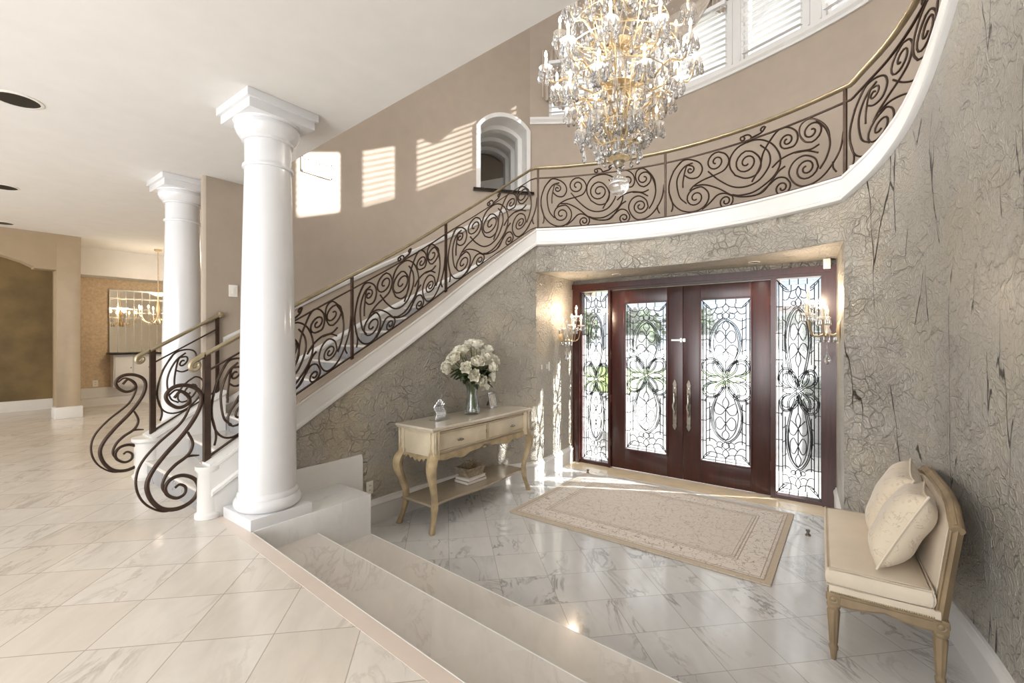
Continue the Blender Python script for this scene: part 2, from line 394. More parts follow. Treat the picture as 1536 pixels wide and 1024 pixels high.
def wood_mat():
    t = NT('polished_mahogany'); p = t.pos((14, 14, 0.9)); n = t.noise(p, 2.2, 5.0, 0.6, 1.0); n2 = t.noise(t.pos(), 1.2, 2.0)
    c = t.ramp(n.outputs[0], [(0.3, lin((36, 12, 8))), (0.55, lin((60, 20, 13))), (0.8, lin((84, 31, 20)))])
    c = t.mix(t.math('MULTIPLY', n2.outputs[0], 0.4), c, lin((58, 18, 14)))
    t.bsdf(**{'Base Color': c, 'Roughness': 0.28, 'Specular IOR Level': 0.55, 'Coat Weight': 0.15, 'Coat Roughness': 0.15}); return t.m
MT['mahogany'] = wood_mat()
def pillow_mat():
    t = NT('ivory_brocade'); p = t.pos((1, 1, 1)); n = t.noise(p, 9.0, 4.0, 0.6, 2.2)
    r = t.math('ABSOLUTE', t.math('SUBTRACT', n.outputs[0], 0.5))
    m = t.ramp(r, [(0.0, (1, 1, 1)), (0.022, (0, 0, 0))]); k = t.ramp(t.noise(p, 14, 1).outputs[0], [(0.45, (0, 0, 0)), (0.6, (1, 1, 1))])
    f = t.math('MULTIPLY', m, k)
    c = t.mix(t.math('MULTIPLY', f, 0.75), lin((218, 203, 180)), lin((150, 128, 102)))
    t.bsdf(**{'Base Color': c, 'Roughness': 0.7, 'Sheen Weight': 0.3, 'Normal': t.bump(f, -0.4, 0.004)}); return t.m
MT['pillow'] = pillow_mat()
def rug_mat(hx, hy):
    t = NT('woven_floral_rug'); p = t.pos(); sep = t.n('SeparateXYZ'); t.t.links.new(p, sep.inputs[0])
    ax, ay = t.math('ABSOLUTE', sep.outputs[0]), t.math('ABSOLUTE', sep.outputs[1])
    d = t.math('MINIMUM', t.math('SUBTRACT', hx, ax), t.math('SUBTRACT', hy, ay))
    v = t.n('TexVoronoi', feature='F1'); v.inputs['Scale'].default_value = 36; nz = t.noise(p, 12, 2); 
    o = t.n('VectorMath', operation='MULTIPLY_ADD'); t.t.links.new(nz.outputs['Color'], o.inputs[0]); o.inputs[1].default_value = (0.12, 0.12, 0); t.t.links.new(p, o.inputs[2]); t.t.links.new(o.outputs[0], v.inputs['Vector'])
    v2 = t.n('TexVoronoi', feature='DISTANCE_TO_EDGE'); v2.inputs['Scale'].default_value = 13; t.t.links.new(o.outputs[0], v2.inputs['Vector'])
    mot = t.ramp(v.outputs['Distance'], [(0.20, (1, 1, 1)), (0.32, (0, 0, 0))]); sw = t.ramp(v2.outputs['Distance'], [(0.012, (1, 1, 1)), (0.035, (0, 0, 0))])
    k = t.ramp(t.noise(p, 20, 2).outputs[0], [(0.46, (0, 0, 0)), (0.56, (1, 1, 1))])
    pat = t.math('MAXIMUM', t.math('MULTIPLY', mot, k), t.math('MULTIPLY', sw, 0.7))
    inb = t.math('MULTIPLY', t.math('GREATER_THAN', d, 0.07), t.math('LESS_THAN', d, 0.29))
    col = t.mix(inb, lin((212, 201, 188)), lin((220, 210, 199)))
    amt = t.math('ADD', 0.62, t.math('MULTIPLY', inb, 0.25))
    col = t.mix(t.math('MULTIPLY', pat, amt), col, lin((134, 116, 100)))
    for w0, w1, cc in ((0.0, 0.045, (190, 172, 146)), (0.045, 0.055, (150, 130, 110)), (0.075, 0.083, (150, 130, 110)), (0.265, 0.275, (150, 130, 110)), (0.29, 0.30, (146, 126, 106)), (0.318, 0.324, (160, 142, 122))):
        m = t.math('MULTIPLY', t.math('GREATER_THAN', d, w0), t.math('LESS_THAN', d, w1)); col = t.mix(t.math('MULTIPLY', m, 0.8), col, lin(cc))
    t.bsdf(**{'Base Color': col, 'Roughness': 0.95, 'Sheen Weight': 0.2, 'Normal': t.bump(t.noise(p, 260, 2).outputs[0], 0.4, 0.004)}); return t.m

# ------------------------------------------------------------------ plan (metres; door wall runs along x, camera at the origin)
ZU = 0.494; RZ = ZU / 3; ZC = 3.43; ZL = 3.15; ZTOP = 7.4
WL = [(-3.68, 1.32, .865), (-3.68, 2.0, 1.27), (-3.68, 2.7, 1.67), (-3.66, 3.1, 1.91), (-3.62, 3.5, 2.17), (-3.57, 3.9, 2.45), (-3.45, 4.25, 2.72), (-3.3, 4.55, 2.97), (-3.17, 4.76, ZL)]
WM = [(-3.17, 4.76, ZL), (-2.8, 4.95, ZL), (-2.2, 5.15, ZL), (-1.55, 5.22, ZL), (-.9, 5.13, ZL), (-.4, 4.95, ZL), (-.05, 4.77, ZL)]
WR = [(-.05, 4.77, ZL), (.16, 4.61, 3.31), (.31, 4.4, 3.47), (.405, 4.15, 3.64), (.46, 3.9, 3.80), (.50, 3.65, 3.96), (.54, 3.4, 4.12), (.58, 3.1, 4.31), (.61, 2.7, 4.55), (.64, 2.2, 4.86), (.64, 1.0, 5.5)]
def y1(x): return 1.385 - .065 * (x + 3.13)
def y2(x): return 1.853 - .057 * (x + 3.15)
def y3(x): return 2.321 - .053 * (x + 3.19)
PL, PM, PR = cat(WL, 6, True), cat(WM, 8), cat(WR, 16, True)
STRH = 0.215
O_ALL = [(-5.25, 1.2), (-5.25, 1.85), (-5.25, 2.7), (-5.25, 3.6), (-5.15, 4.3), (-4.9, 4.9), (-4.64, 5.3), (-4.1, 5.98)]
O_WIN = [(-4.1, 5.98), (-3.5, 6.37), (-2.8, 6.6), (-2.2, 6.6), (-1.66, 6.51), (-1.13, 6.37), (-.6, 6.2), (-.3, 6.08), (.14, 5.85), (.7, 5.4), (1.2, 4.8), (1.55, 4.1), (1.7, 3.3), (1.75, 2.0), (1.75, -3.0)]
OL, OW = cat(O_ALL, 5), cat(O_WIN, 5)

def wall_strip(bm, path, zlo, zhi, nz=1):
    cols = []
    for i, p in enumerate(path):
        a = zlo(p) if callable(zlo) else zlo; b = zhi(p) if callable(zhi) else zhi
        cols.append([bm.verts.new((p[0], p[1], a + (b - a) * j / nz)) for j in range(nz + 1)])
    for A, B in zip(cols, cols[1:]):
        for j in range(nz): bm.faces.new((A[j], B[j], B[j + 1], A[j + 1]))

# ------------------------------------------------------------------ floors
bm = new()
poly = [(-12.6, -4), (.64, -4), (.64, y1(.64)), (-3.19, y1(-3.19)), (-3.19, 1.40), (-5.3, 1.40), (-5.3, 6.2), (-12.6, 6.2)]
prism(bm, poly, -0.1, ZU)
struct('floor', bm, MT['floor_up'], 'upper hall floor of cream marble tiles laid on the diagonal', 'floor')
bm = new()
a, b = -3.19, .64
def band(d0, d1): return [(a - .45, y1(a - .45) - d1), (b, y1(b) - d1), (b, y1(b) - d0), (a - .45, y1(a - .45) - d0)]
prism(bm, band(0.004, 0.085), ZU - 0.01, ZU + 0.0015)
struct('trim_1', bm, MT['border'], 'beige marble border strip along the edge of the upper floor', 'floor border')
bm = new(); prism(bm, [(-3.75, 2.2), (.66, 2.0), (.66, 5.9), (-3.75, 5.9)], -0.1, 0.0)
struct('floor_lower', bm, MT['floor_low'], 'polished white marble tile floor of the sunken entry', 'floor')
bm = new(); prism(bm, [(-3.2, 5.5), (-.1, 5.5), (-.1, 5.87), (-3.2, 5.87)], -0.01, 0.002)
struct('trim_2', bm, MT['threshold'], 'cream stone threshold in front of the double doors', 'threshold')

# entry steps
st = thing('entry_steps', (-1.3, 1.8, 0), 'three white marble steps going down from the hall to the entry floor', 'steps')
def strip(f0, f1): return [(a, f0(a)), (b, f0(b)), (b, f1(b)), (a, f1(a))]
for f0, f1, z in ((y1, y2, ZU - RZ), (y2, y3, ZU - 2 * RZ)):
    bm = new(); prism(bm, strip(f0, f1), -0.05, z); obj('step', bm, MT['marble'], st, True)
for f, z in ((y1, ZU), (y2, ZU - RZ), (y3, ZU - 2 * RZ)):
    bm = new(); tube(bm, [(a, f(a), z - .006), (b, f(b), z - .006)], .008, 8); obj('nosing', bm, MT['white'], st, True)
bm = new(); bbox(bm, -3.67, -3.185, 1.385, 2.322, -0.05, ZU, .005)
tag(obj('marble_plinth_block', bm, MT['marble_white']), 'white marble block ending the entry steps beside the big column', 'plinth', kind='thing')

# ------------------------------------------------------------------ rotunda walls
bm = new(); wall_strip(bm, PL, 0.0, lambda p: p[2] - STRH + .03, 8)
struct('wall_left', bm, MT['crumple'], 'curved wall of crumpled silver paper under the staircase', 'wall', 80)
bm = new(); wall_strip(bm, PM, 2.61, ZL - STRH + .03, 2)
struct('wall_front', bm, MT['crumple'], 'curved crumpled paper wall band above the door alcove', 'wall', 80)
bm = new(); wall_strip(bm, PR + [(.64, -3.0, 6.9)], 0.0, lambda p: p[2] - STRH + .03, 8)
struct('wall_right', bm, MT['crumple_crack'], 'tall curved wall of cracked crumpled silver paper behind the settee', 'wall', 80)
# alcove
bm = new(); wall_strip(bm, [(-3.17, 4.76), (-3.24, 5.87)], 0, 2.61, 4); struct('wall_alcove_left', bm, MT['crumple'], 'left side wall of the door alcove', 'wall')
bm = new(); wall_strip(bm, [(-.13, 5.87), (-.05, 4.77)], 0, 2.61, 4); struct('wall_alcove_right', bm, MT['crumple'], 'right side wall of the door alcove', 'wall')
bm = new(); box(bm, -3.4, 0.1, 5.87, 6.0, 2.50, 2.75); struct('wall_alcove_back', bm, MT['crumple'], 'strip of paper wall above the door frame', 'wall')
bm = new()
top = [(p[0], p[1]) for p in offset(PM, .02)] + [(-.13, 5.9), (-3.24, 5.9)]
prism(bm, top, 2.61, 2.72); struct('ceiling_alcove', bm, MT['crumple'], 'papered ceiling of the door alcove', 'ceiling')
for sx, w in ((-3.28, 'left'), (-.12, 'right')):
    bm = new(); box(bm, sx - .12 if w == 'left' else sx, sx if w == 'left' else sx + .16, 5.87, 6.05, 0, 2.6)
    struct('wall_porch_' + w, bm, MT['stucco'], w + ' outer wall beside the door frame', 'wall')

# outer taupe wall along the stairs; the last facet holds the arched niche
iN = O_ALL.index((-4.64, 5.3)) * 5
bm = new(); wall_strip(bm, OL[5:iN + 1], 0, ZTOP, 1); 
# rounded end of the wall, facing the hall
wall_strip(bm, [(-5.42, 6.2), (-5.42, 1.95), (-5.415, 1.89), (-5.38, 1.85), (-5.30, 1.82), (-5.26, 1.83), (-5.25, 1.85)], 0, ZTOP, 1)
struct('wall_stair', bm, MT['taupe'], 'tall taupe wall along the staircase with sun patches', 'wall', 80)
bm = new()
# niche facet
A, B = Vector((-4.64, 5.3)), Vector((-4.1, 5.98)); dAB = (B - A); Lf = dAB.length; dAB /= Lf; nAB = Vector((-dAB.y, dAB.x))
def nf(u, z, off=0.0): return (A.x + dAB.x * u + nAB.x * off, A.y + dAB.y * u + nAB.y * off, z)
NU0, NU1, NZ0, NZS, NZT = 0.05, Lf - 0.05, 4.09, 5.06, 5.25
def arch(u0, u1, zs, zt, n=14):
    w = (u1 - u0) / 2; h = zt - zs; R = (w * w + h * h) / (2 * h); cz = zt - R; c = (u0 + u1) / 2; a0 = math.asin(w / R)
    return [(c + R * math.sin(-a0 + 2 * a0 * i / n), cz + R * math.cos(-a0 + 2 * a0 * i / n)) for i in range(n + 1)]
AR = arch(NU0, NU1, NZS, NZT)
def quad(bm, *ps): bm.faces.new([bm.verts.new(p) for p in ps])
quad(bm, nf(0, 0), nf(Lf, 0), nf(Lf, NZ0), nf(0, NZ0)); quad(bm, nf(0, NZ0), nf(NU0, NZ0), nf(NU0, ZTOP), nf(0, ZTOP)); quad(bm, nf(NU1, NZ0), nf(Lf, NZ0), nf(Lf, ZTOP), nf(NU1, ZTOP))
for (u0, za), (u1, zb) in zip(AR, AR[1:]): quad(bm, nf(u0, za), nf(u1, zb), nf(u1, ZTOP), nf(u0, ZTOP))
struct('wall_niche', bm, MT['taupe'], 'taupe wall facet around the arched niche', 'wall', 0)
bm = new(); quad(bm, (-5.43, 2.0, ZU), (-5.43, 6.15, ZU), (-5.43, 6.15, ZC), (-5.43, 2.0, ZC)); struct('wall_mirror_facing', bm, MT['white'], 'unseen cream facing added on the staircase wall for the mirror to reflect', 'wall')  # unseen pale facing, added so the strip mirror reflects something bright
# niche interior: vaulted recess
DN = 1.5
nt = thing('arched_niche', nf(Lf / 2, NZ0), 'white framed arched opening with vaulted interior in the taupe stair wall', 'niche')
bm = new()
loop = [(NU0, NZ0), (NU0, NZS)] + AR[1:-1] + [(NU1, NZS), (NU1, NZ0)]
for (u0, za), (u1, zb) in zip(loop, loop[1:]): quad(bm, nf(u0, za), nf(u1, zb), nf(u1, zb, DN), nf(u0, za, DN))
quad(bm, nf(NU0, NZ0), nf(NU1, NZ0), nf(NU1, NZ0, DN), nf(NU0, NZ0, DN))
bmesh.ops.remove_doubles(bm, verts=bm.verts[:], dist=1e-4); obj('vault', bm, MT['ceiling'], nt, True, 80)
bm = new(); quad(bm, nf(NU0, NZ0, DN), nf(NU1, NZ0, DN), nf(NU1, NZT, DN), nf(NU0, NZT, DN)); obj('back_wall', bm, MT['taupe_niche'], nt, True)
bm = new()
ps = [nf(NU0, NZ0 + .02, DN - .03), nf(NU1, NZ0 + .02, DN - .03), nf(NU1, NZ0 + .75, DN - .02), nf(NU0, NZ0 + .55, DN - .02)]
quad(bm, *ps); t_ = [nf(NU0, NZ0 + .02, DN - .001), nf(NU1, NZ0 + .02, DN - .001), nf(NU1, NZ0 + .75, DN - .001), nf(NU0, NZ0 + .55, DN - .001)]; quad(bm, *t_)
for i in range(4): quad(bm, ps[i], ps[(i + 1) % 4], t_[(i + 1) % 4], t_[i])
obj('soffit_panel', bm, MT['ceiling'], nt, True)
def arch_band(bm, inset, w, o0, o1):
    Lo = [(u, z) for u, z in loop]; c = Vector(((NU0 + NU1) / 2, (NZ0 + NZS) / 2))
    outer, inner = [], []
    ar = arch(NU0 - inset, NU1 + inset, NZS, NZT + inset); L1 = [(NU0 - inset, NZ0)] + ar + [(NU1 + inset, NZ0)]
    ar = arch(NU0 - inset + w, NU1 + inset - w, NZS, NZT + inset - w); L2 = [(NU0 - inset + w, NZ0)] + ar + [(NU1 + inset - w, NZ0)]
    for i in range(len(L1) - 1):
        for k, (p, q) in enumerate(((L1, L1), (L2, L2))): quad(bm, nf(*p[i], o0), nf(*p[i + 1], o0), nf(*q[i + 1], o1), nf(*q[i], o1))
        for o in (o0, o1): quad(bm, nf(*L1[i], o), nf(*L1[i + 1], o), nf(*L2[i + 1], o), nf(*L2[i], o))
    bmesh.ops.remove_doubles(bm, verts=bm.verts[:], dist=1e-4)
bm = new(); arch_band(bm, .05, .065, -.03, .05); obj('casing', bm, MT['white'], nt, True)
for o0 in (.3, .75, 1.15):
    bm = new(); arch_band(bm, 0.0, .07, o0, o0 + .14); obj('vault_rib', bm, MT['white'], nt, True)
bm = new(); t = new(); box(t, -.05, Lf + .05, -.06, .12, -.04, 0)
merge(bm, t, Matrix.Translation((A.x, A.y, NZ0)) @ Matrix(((dAB.x, nAB.x, 0, 0), (dAB.y, nAB.y, 0, 0), (0, 0, 1, 0), (0, 0, 0, 1)))); obj('sill', bm, MT['black_stone'], nt, True)
bm = new(); lathe(bm, [(0, -.02), (.06, -.015), (.06, 0)], (0, 0, 0), 16, Matrix.Translation(nf(Lf * .42, NZ0 + .28, DN - .03)) @ Matrix(((dAB.x, 0, nAB.x, 0), (dAB.y, 0, nAB.y, 0), (0, 1, 0, 0), (0, 0, 0, 1)))); obj('spot', bm, MT['dark'], nt, True)

# window wall
SZ0, SZ1, WZ1 = 5.17, 5.27, 6.12
OWs = arclen(OW)
bm = new(); wall_strip(bm, OW, 2.6, SZ0 + .02, 1); wall_strip(bm, OW, WZ1, ZTOP, 1)
WINS = [((-3.85, 6.15), (-3.15, 6.49)), ((-2.95, 6.55), (-2.5, 6.6)), ((-2.28, 6.6), (-1.27, 6.41)), ((-1.07, 6.35), (-.42, 6.13)), ((-.2, 6.03), (.40, 5.67))]
ends = [(-4.1, 5.98)] + [p for w in WINS for p in w] + [(.5, 5.58)]
for i in range(0, len(ends) - 1, 2):
    p, q = ends[i], ends[i + 1]
    if p != q: wall_strip(bm, [p, q], SZ0, WZ1 + .02, 1)
wall_strip(bm, [(.5, 5.58)] + [p for p in OW if p[0] > .55 or p[1] < 4.8], SZ0, WZ1, 1)
struct('wall_window', bm, MT['taupe'], 'curved taupe wall behind the balcony below the high windows', 'wall', 80)
bm = new(); sweep(bm, [(p[0], p[1], SZ0) for p in OW if p[1] > 4.6], [(.0, 0), (-.03, 0), (-.03, .03), (-.055, .06), (-.055, .10), (.1, .10)])
struct('trim_3', bm, MT['white'], 'white sill moulding running under the high curved windows', 'trim')
for i in range(len(WINS) - 1):
    p, q = Vector(WINS[i][1]), Vector(WINS[i + 1][0]); bm = new()
    sweep(bm, [(p.x, p.y, SZ1), (q.x, q.y, SZ1)], [(.03, 0), (-.05, 0), (-.05, WZ1 - SZ1), (.03, WZ1 - SZ1)])
    m_ = (p + q) / 2; d_ = (q - p).normalized()
    for s in (-.25, .25):
        c = m_ + d_ * s * (q - p).length; e = c + d_ * .02; sweep(bm, [(c.x, c.y, SZ1), (e.x, e.y, SZ1)], [(-.045, 0), (-.065, 0), (-.065, WZ1 - SZ1), (-.045, WZ1 - SZ1)])
    struct('trim_%d' % (4 + i), bm, MT['white'], 'white fluted post between two of the high windows', 'trim')
for i, (p, q) in enumerate(WINS):
    p, q = Vector(p), Vector(q); d_ = (q - p).normalized(); n_ = Vector((-d_.y, d_.x)); L = (q - p).length
    M_ = Matrix(((d_.x, n_.x, 0, p.x), (d_.y, n_.y, 0, p.y), (0, 0, 1, SZ1), (0, 0, 0, 1)))
    H_ = WZ1 - SZ1
    w = thing('window_%d' % (i + 2 + 1), (p.x, p.y, SZ1), 'high white framed window above the balcony, number %d from the curtained end' % (i + 1), 'window', kind='structure')
    bm = new(); fw = .045
    for x0, x1, z0, z1 in ((0, fw, 0, H_), (L - fw, L, 0, H_), (fw, L - fw, 0, fw), (fw, L - fw, H_ - fw, H_)): box(bm, x0, x1, -.01, .05, z0, z1, M_)
    obj('window_frame', bm, MT['white'], w, True)
    bm = new(); box(bm, fw, L - fw, .025, .031, fw, H_ - fw, M_); obj('pane', bm, MT['window_glass'], w, True)
    names = ['behind the curtain edge', 'behind the crystal chandelier', 'under the valance', 'in the middle of the high window row', 'nearest the upper stair flight', 'above the upper stair flight']
    bl = thing('window_blind', (p.x, p.y, SZ1), 'white slatted blind on the high window ' + names[i], 'window blind', group='white blinds on the high windows')
    bm = new(); n = int(H_ / .08)
    for k in range(n):
        z = .05 + k * .08
        if z > H_ - .06: break
        t = new(); box(t, .01, L - .01, -.035, .035, -.0015, .0015); merge(bm, t, M_ @ Matrix.Translation((0, -.075, z)) @ Matrix.Rotation(rad(8), 4, 'X'))
    obj('slats', bm, MT['slat'], bl, True, 0)
    bm = new(); box(bm, .005, L - .005, -.11, -.04, H_ - .05, H_, M_); obj('head_rail', bm, MT['slat'], bl, True)

# ceilings
bm = new()
cpoly = [(-12.6, -3.2), (.64, -3.2), (.64, 1.9), (-1.09, 1.98), (-2.51, 2.067), (-3.43, 2.13), (-4.34, 2.2), (-5.3, 2.24), (-5.42, 2.24), (-5.42, 6.2), (-12.6, 6.2)]
prism(bm, cpoly, ZC, ZC + .32)
struct('ceiling', bm, MT['ceiling'], 'white hall ceiling ending at the open rotunda', 'ceiling')
bm = new(); prism(bm, [(-5.6, 1.2), (2.0, 1.2), (2.0, 6.9), (-5.6, 6.9)], ZTOP, ZTOP + .2)
struct('ceiling_upper', bm, MT['ceiling'], 'high ceiling over the rotunda', 'ceiling')

# ------------------------------------------------------------------ staircase
sc = thing('staircase', (-4.4, 1.3, ZU), 'marble staircase with white stringers curving up the wall and over the doors', 'staircase')
def stringer_prof(): return [(.13, -STRH), (-.03, -STRH), (-.045, -STRH + .012), (-.045, -STRH + .035), (-.022, -STRH + .05), (-.02, -.03), (-.032, -.022), (-.032, -.002), (.19, -.002), (.19, -.03), (.13, -.04)]
CAPP = [(-.024, -.004), (-.024, .006), (.185, .006), (.185, -.004)]
bm = new(); sweep(bm, PL, stringer_prof()); obj('stringer', bm, MT['white'], sc, True, 40)
bm = new(); sweep(bm, PM, stringer_prof()); obj('stringer', bm, MT['white'], sc, True, 40)
bm = new(); sweep(bm, PR, stringer_prof()); obj('stringer', bm, MT['white'], sc, True, 40)
for pp in (PL, PR):
    bm = new(); sweep(bm, pp, CAPP); obj('stringer_cap', bm, MT['taupe'], sc, True, 40)
# solid bottom end of the inner stringer
bm = new()
def ztop(y): return .87 + (y - 1.25) * .5333
prof = [(1.31, ZU), (1.56, ZU), (1.56, ZU + .17), (1.78, ztop(1.78) - STRH + .02), (1.78, ztop(1.78) - .02), (1.31, ztop(1.31) - .02)]
va = [bm.verts.new((-3.672, y, z)) for y, z in prof]; vb = [bm.verts.new((-3.56, y, z)) for y, z in prof]
vb = []
bmesh.ops.delete(bm, geom=bm.verts[:], context='VERTS')
for x in (-3.79, -3.69): pass
A1 = [bm.verts.new((-3.79, y, z)) for y, z in prof]; B1 = [bm.verts.new((-3.655, y, z)) for y, z in prof]
bm.faces.new(A1); bm.faces.new(B1[::-1])
for i in range(len(prof)): bm.faces.new((A1[i], A1[(i + 1) % 6], B1[(i + 1) % 6], B1[i]))
lathe(bm, [(.07, ZU), (.085, ZU + .002), (.085, ZU + .03), (.07, ZU + .045), (.066, .82), (.082, .84), (.082, .868)], (-3.722, 1.325, 0), 24)
obj('stringer_end', bm, MT['white'], sc, True, 40)
bm = new()
sweep(bm, [(-3.68, 1.33, ZU), (-3.68, 2.575, ZU)], [(0, -.2), (-.024, -.2), (-.024, .16), (-.012, .195), (0, .2)])
obj('base_panel', bm, MT['white'], sc, True, 40)
# far stringer by the second newel
FAR = [(-5.22, 1.36, .878), (-5.22, 1.98, 1.25)]
bm = new(); sweep(bm, FAR, [(.12, -.8), (-.10, -.8), (-.10, -.04), (-.12, -.03), (-.12, 0), (.14, 0), (.14, -.03), (.12, -.04)])
lathe(bm, [(.11, ZU), (.125, ZU + .03), (.105, ZU + .05), (.105, .82), (.125, .84), (.125, .868)], (-5.22, 1.37, 0), 24); obj('outer_stringer', bm, MT['white'], sc, True, 40)
# treads: pairs along the inner and outer walls
inner = [(p[0], p[1]) for p in offset(PL, .06)]; iS = arclen(inner); oS = arclen(OL)
NR = 15; rise = (3.08 - ZU) / NR
s0i, s0o = .12, .14
def inner_s(z):
    for i in range(len(PL) - 1):
        if PL[i + 1][2] >= z:
            f = max(0, (z - PL[i][2]) / (PL[i + 1][2] - PL[i][2])); return iS[i] + (iS[i + 1] - iS[i]) * f
    return iS[-1]
def pair(t):
    s_ = inner_s(ZU + rise * (t * NR + 1) + .17) if t < .99 else iS[-1]
    return at(inner, iS, s_), at(OL, oS, s0o + (oS[-1] - s0o) * t)
for k in range(NR):
    (ax, ay), (bx, by) = pair(k / NR); (cx_, cy_), (dx, dy) = pair((k + 1) / NR)
    z = ZU + rise * (k + 1); bm = new()
    prism(bm, [(ax, ay), (cx_, cy_), (dx, dy), (bx, by)], z - rise - .02, z)
    tube(bm, [(ax, ay - .008, z - .015), (bx, by - .008, z - .015)], .015, 8)
    obj('tread', bm, MT['marble'], sc, True, 40)
    nrm = Vector((by - ay, ax - bx)).normalized() * .004; bm = new()
    if nrm.y > 0: nrm = -nrm
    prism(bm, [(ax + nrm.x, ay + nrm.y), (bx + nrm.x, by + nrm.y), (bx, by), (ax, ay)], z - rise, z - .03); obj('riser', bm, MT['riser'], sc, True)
mi = [(p[0], p[1]) for p in offset(PM, .06)]; ow2 = [p for p in OW if p[0] <= .35]
bm = new(); prism(bm, mi + ow2[::-1], 2.78, 3.08); obj('landing', bm, MT['marble'], sc, True)
ri = [(p[0], p[1]) for p in offset(PR, .06)]; rS = arclen(ri); ow3 = [p for p in OW if p[0] >= .3 or p[1] < 5]; owS = arclen(ow3)
for k in range(16):
    ax, ay = at(ri, rS, .27 * k); bx, by = at(ow3, owS, .36 * k); cx_, cy_ = at(ri, rS, .27 * (k + 1)); dx, dy = at(ow3, owS, .36 * (k + 1))
    z = 3.08 + .165 * (k + 1); bm = new(); prism(bm, [(ax, ay), (cx_, cy_), (dx, dy), (bx, by)], z - .2, z); obj('tread', bm, MT['marble'], sc, True)
# wall skirting and chair rail along the stairs
opath = []
for k in range(NR + 1):
    _, q = pair(k / NR); opath.append((q[0], q[1], ZU + rise * (k + .35)))
opath = [p for p in opath if p[1] > 1.83]
bm = new(); sweep(bm, [(p[0], p[1], min(p[2], 3.1)) for p in opath], [(-.03, -.08), (-.03, .17), (.0, .17), (0.0, -.08)]); obj('wall_skirting', bm, MT['skirt'], sc, True)
bm = new(); sweep(bm, [(p[0], p[1], min(p[2], 3.1)) for p in opath], [(-.03, .17), (-.042, .18), (-.042, .205), (-.02, .22), (-.012, .235), (0, .235), (0, .17)]); obj('skirting_moulding', bm, MT['white'], sc, True)
rail = [(p[0], p[1], min(p[2] + .86, 3.86)) for p in opath]
bm = new(); sweep(bm, rail, [(-.0, -.035), (-.03, -.035), (-.045, -.012), (-.05, .015), (-.03, .03), (-.0, .03)])
struct('trim_9', bm, MT['white'], 'white chair rail climbing the taupe stair wall', 'trim')

# ------------------------------------------------------------------ iron railing
MOTIF = [
([(0.1,0.976),(0.048,0.818),(0.017,0.548),(0.034,0.272),(0.086,0.094),(0.159,0.022),(0.227,0.066),(0.265,0.188),(0.265,0.329),(0.227,0.444),(0.187,0.443)],(0.187,0.271),1.6),
([(0.129,0.19),(0.086,0.325),(0.068,0.576),(0.081,0.741),(0.119,0.868),(0.169,0.908)],),
([(0.107,0.487),(0.109,0.632),(0.129,0.862),(0.159,0.862)],(0.153,0.786),1.2),
([(0.043,0.807),(0.1,0.976),(0.159,0.97),(0.213,0.879),(0.229,0.75),(0.203,0.636),(0.154,0.634),(0.114,0.714)],),
([(0.149,0.416),(0.179,0.495),(0.237,0.568),(0.312,0.616),(0.366,0.673),(0.391,0.805),(0.371,0.933),(0.33,1.001)],(0.314,0.839),1.5),
([(0.428,0.532),(0.397,0.687),(0.402,0.866),(0.454,1.009),(0.55,1.037),(0.629,0.917),(0.675,0.718),(0.681,0.545),(0.654,0.397),(0.603,0.285),(0.532,0.191),(0.454,0.181),(0.411,0.215)],),
([(0.428,0.532),(0.488,0.446),(0.546,0.467),(0.574,0.586),(0.566,0.734),(0.527,0.86),(0.488,0.899)],(0.494,0.707),1.6),
([(0.265,0.699),(0.33,0.512),(0.411,0.351),(0.488,0.307),(0.559,0.359),(0.607,0.496),(0.627,0.63),(0.616,0.789),(0.572,0.93)],),
([(0.179,0.483),(0.246,0.473),(0.33,0.362),(0.411,0.204),(0.488,0.14),(0.577,0.151),(0.629,0.288),(0.671,0.427),(0.708,0.486)],),
([(0.227,0.042),(0.275,0.137),(0.321,0.252),(0.366,0.262),(0.411,0.193)],(0.372,0.122),1.7),
([(0.523,0.362),(0.568,0.569),(0.585,0.772),(0.62,0.935),(0.671,1.079),(0.72,1.077),(0.764,0.98),(0.774,0.858),(0.756,0.762),(0.72,0.752)],(0.718,0.872),1.5),
([(0.885,0.302),(0.919,0.448),(0.936,0.645),(0.915,0.859),(0.869,1.025)],),
([(0.936,0.645),(0.927,0.828),(0.892,0.98),(0.837,1.089),(0.791,1.045),(0.783,0.91),(0.81,0.775),(0.845,0.732)],(0.844,0.893),1.5),
([(1.0,0.734),(0.982,0.487),(0.93,0.264),(0.869,0.137),(0.799,0.112),(0.752,0.202),(0.728,0.363),(0.752,0.509),(0.806,0.566),(0.861,0.48),(0.878,0.346)],(0.818,0.366),1.7),
([(0.419,0.199),(0.488,0.14),(0.559,0.141),(0.612,0.236),(0.663,0.328),(0.708,0.305),(0.734,0.214)],(0.692,0.16),1.6),
([(0.637,0.516),(0.687,0.613),(0.76,0.656),(0.837,0.63),(0.883,0.666)],),
([(0.76,0.646),(0.822,0.624),(0.877,0.548)],),
([(0.016,0.45),(0.038,0.245),(0.041,0.146),(0.032,0.071)],),
([(0.949,0.354),(0.951,0.266),(0.966,0.197)],),
([(0.497,1.03),(0.523,1.09),(0.577,1.13),(0.60,1.20)],(0.585,1.17),0.9),
([(0.497,1.03),(0.52,1.10),(0.50,1.16),(0.46,1.15)],(0.475,1.12),0.8),
]
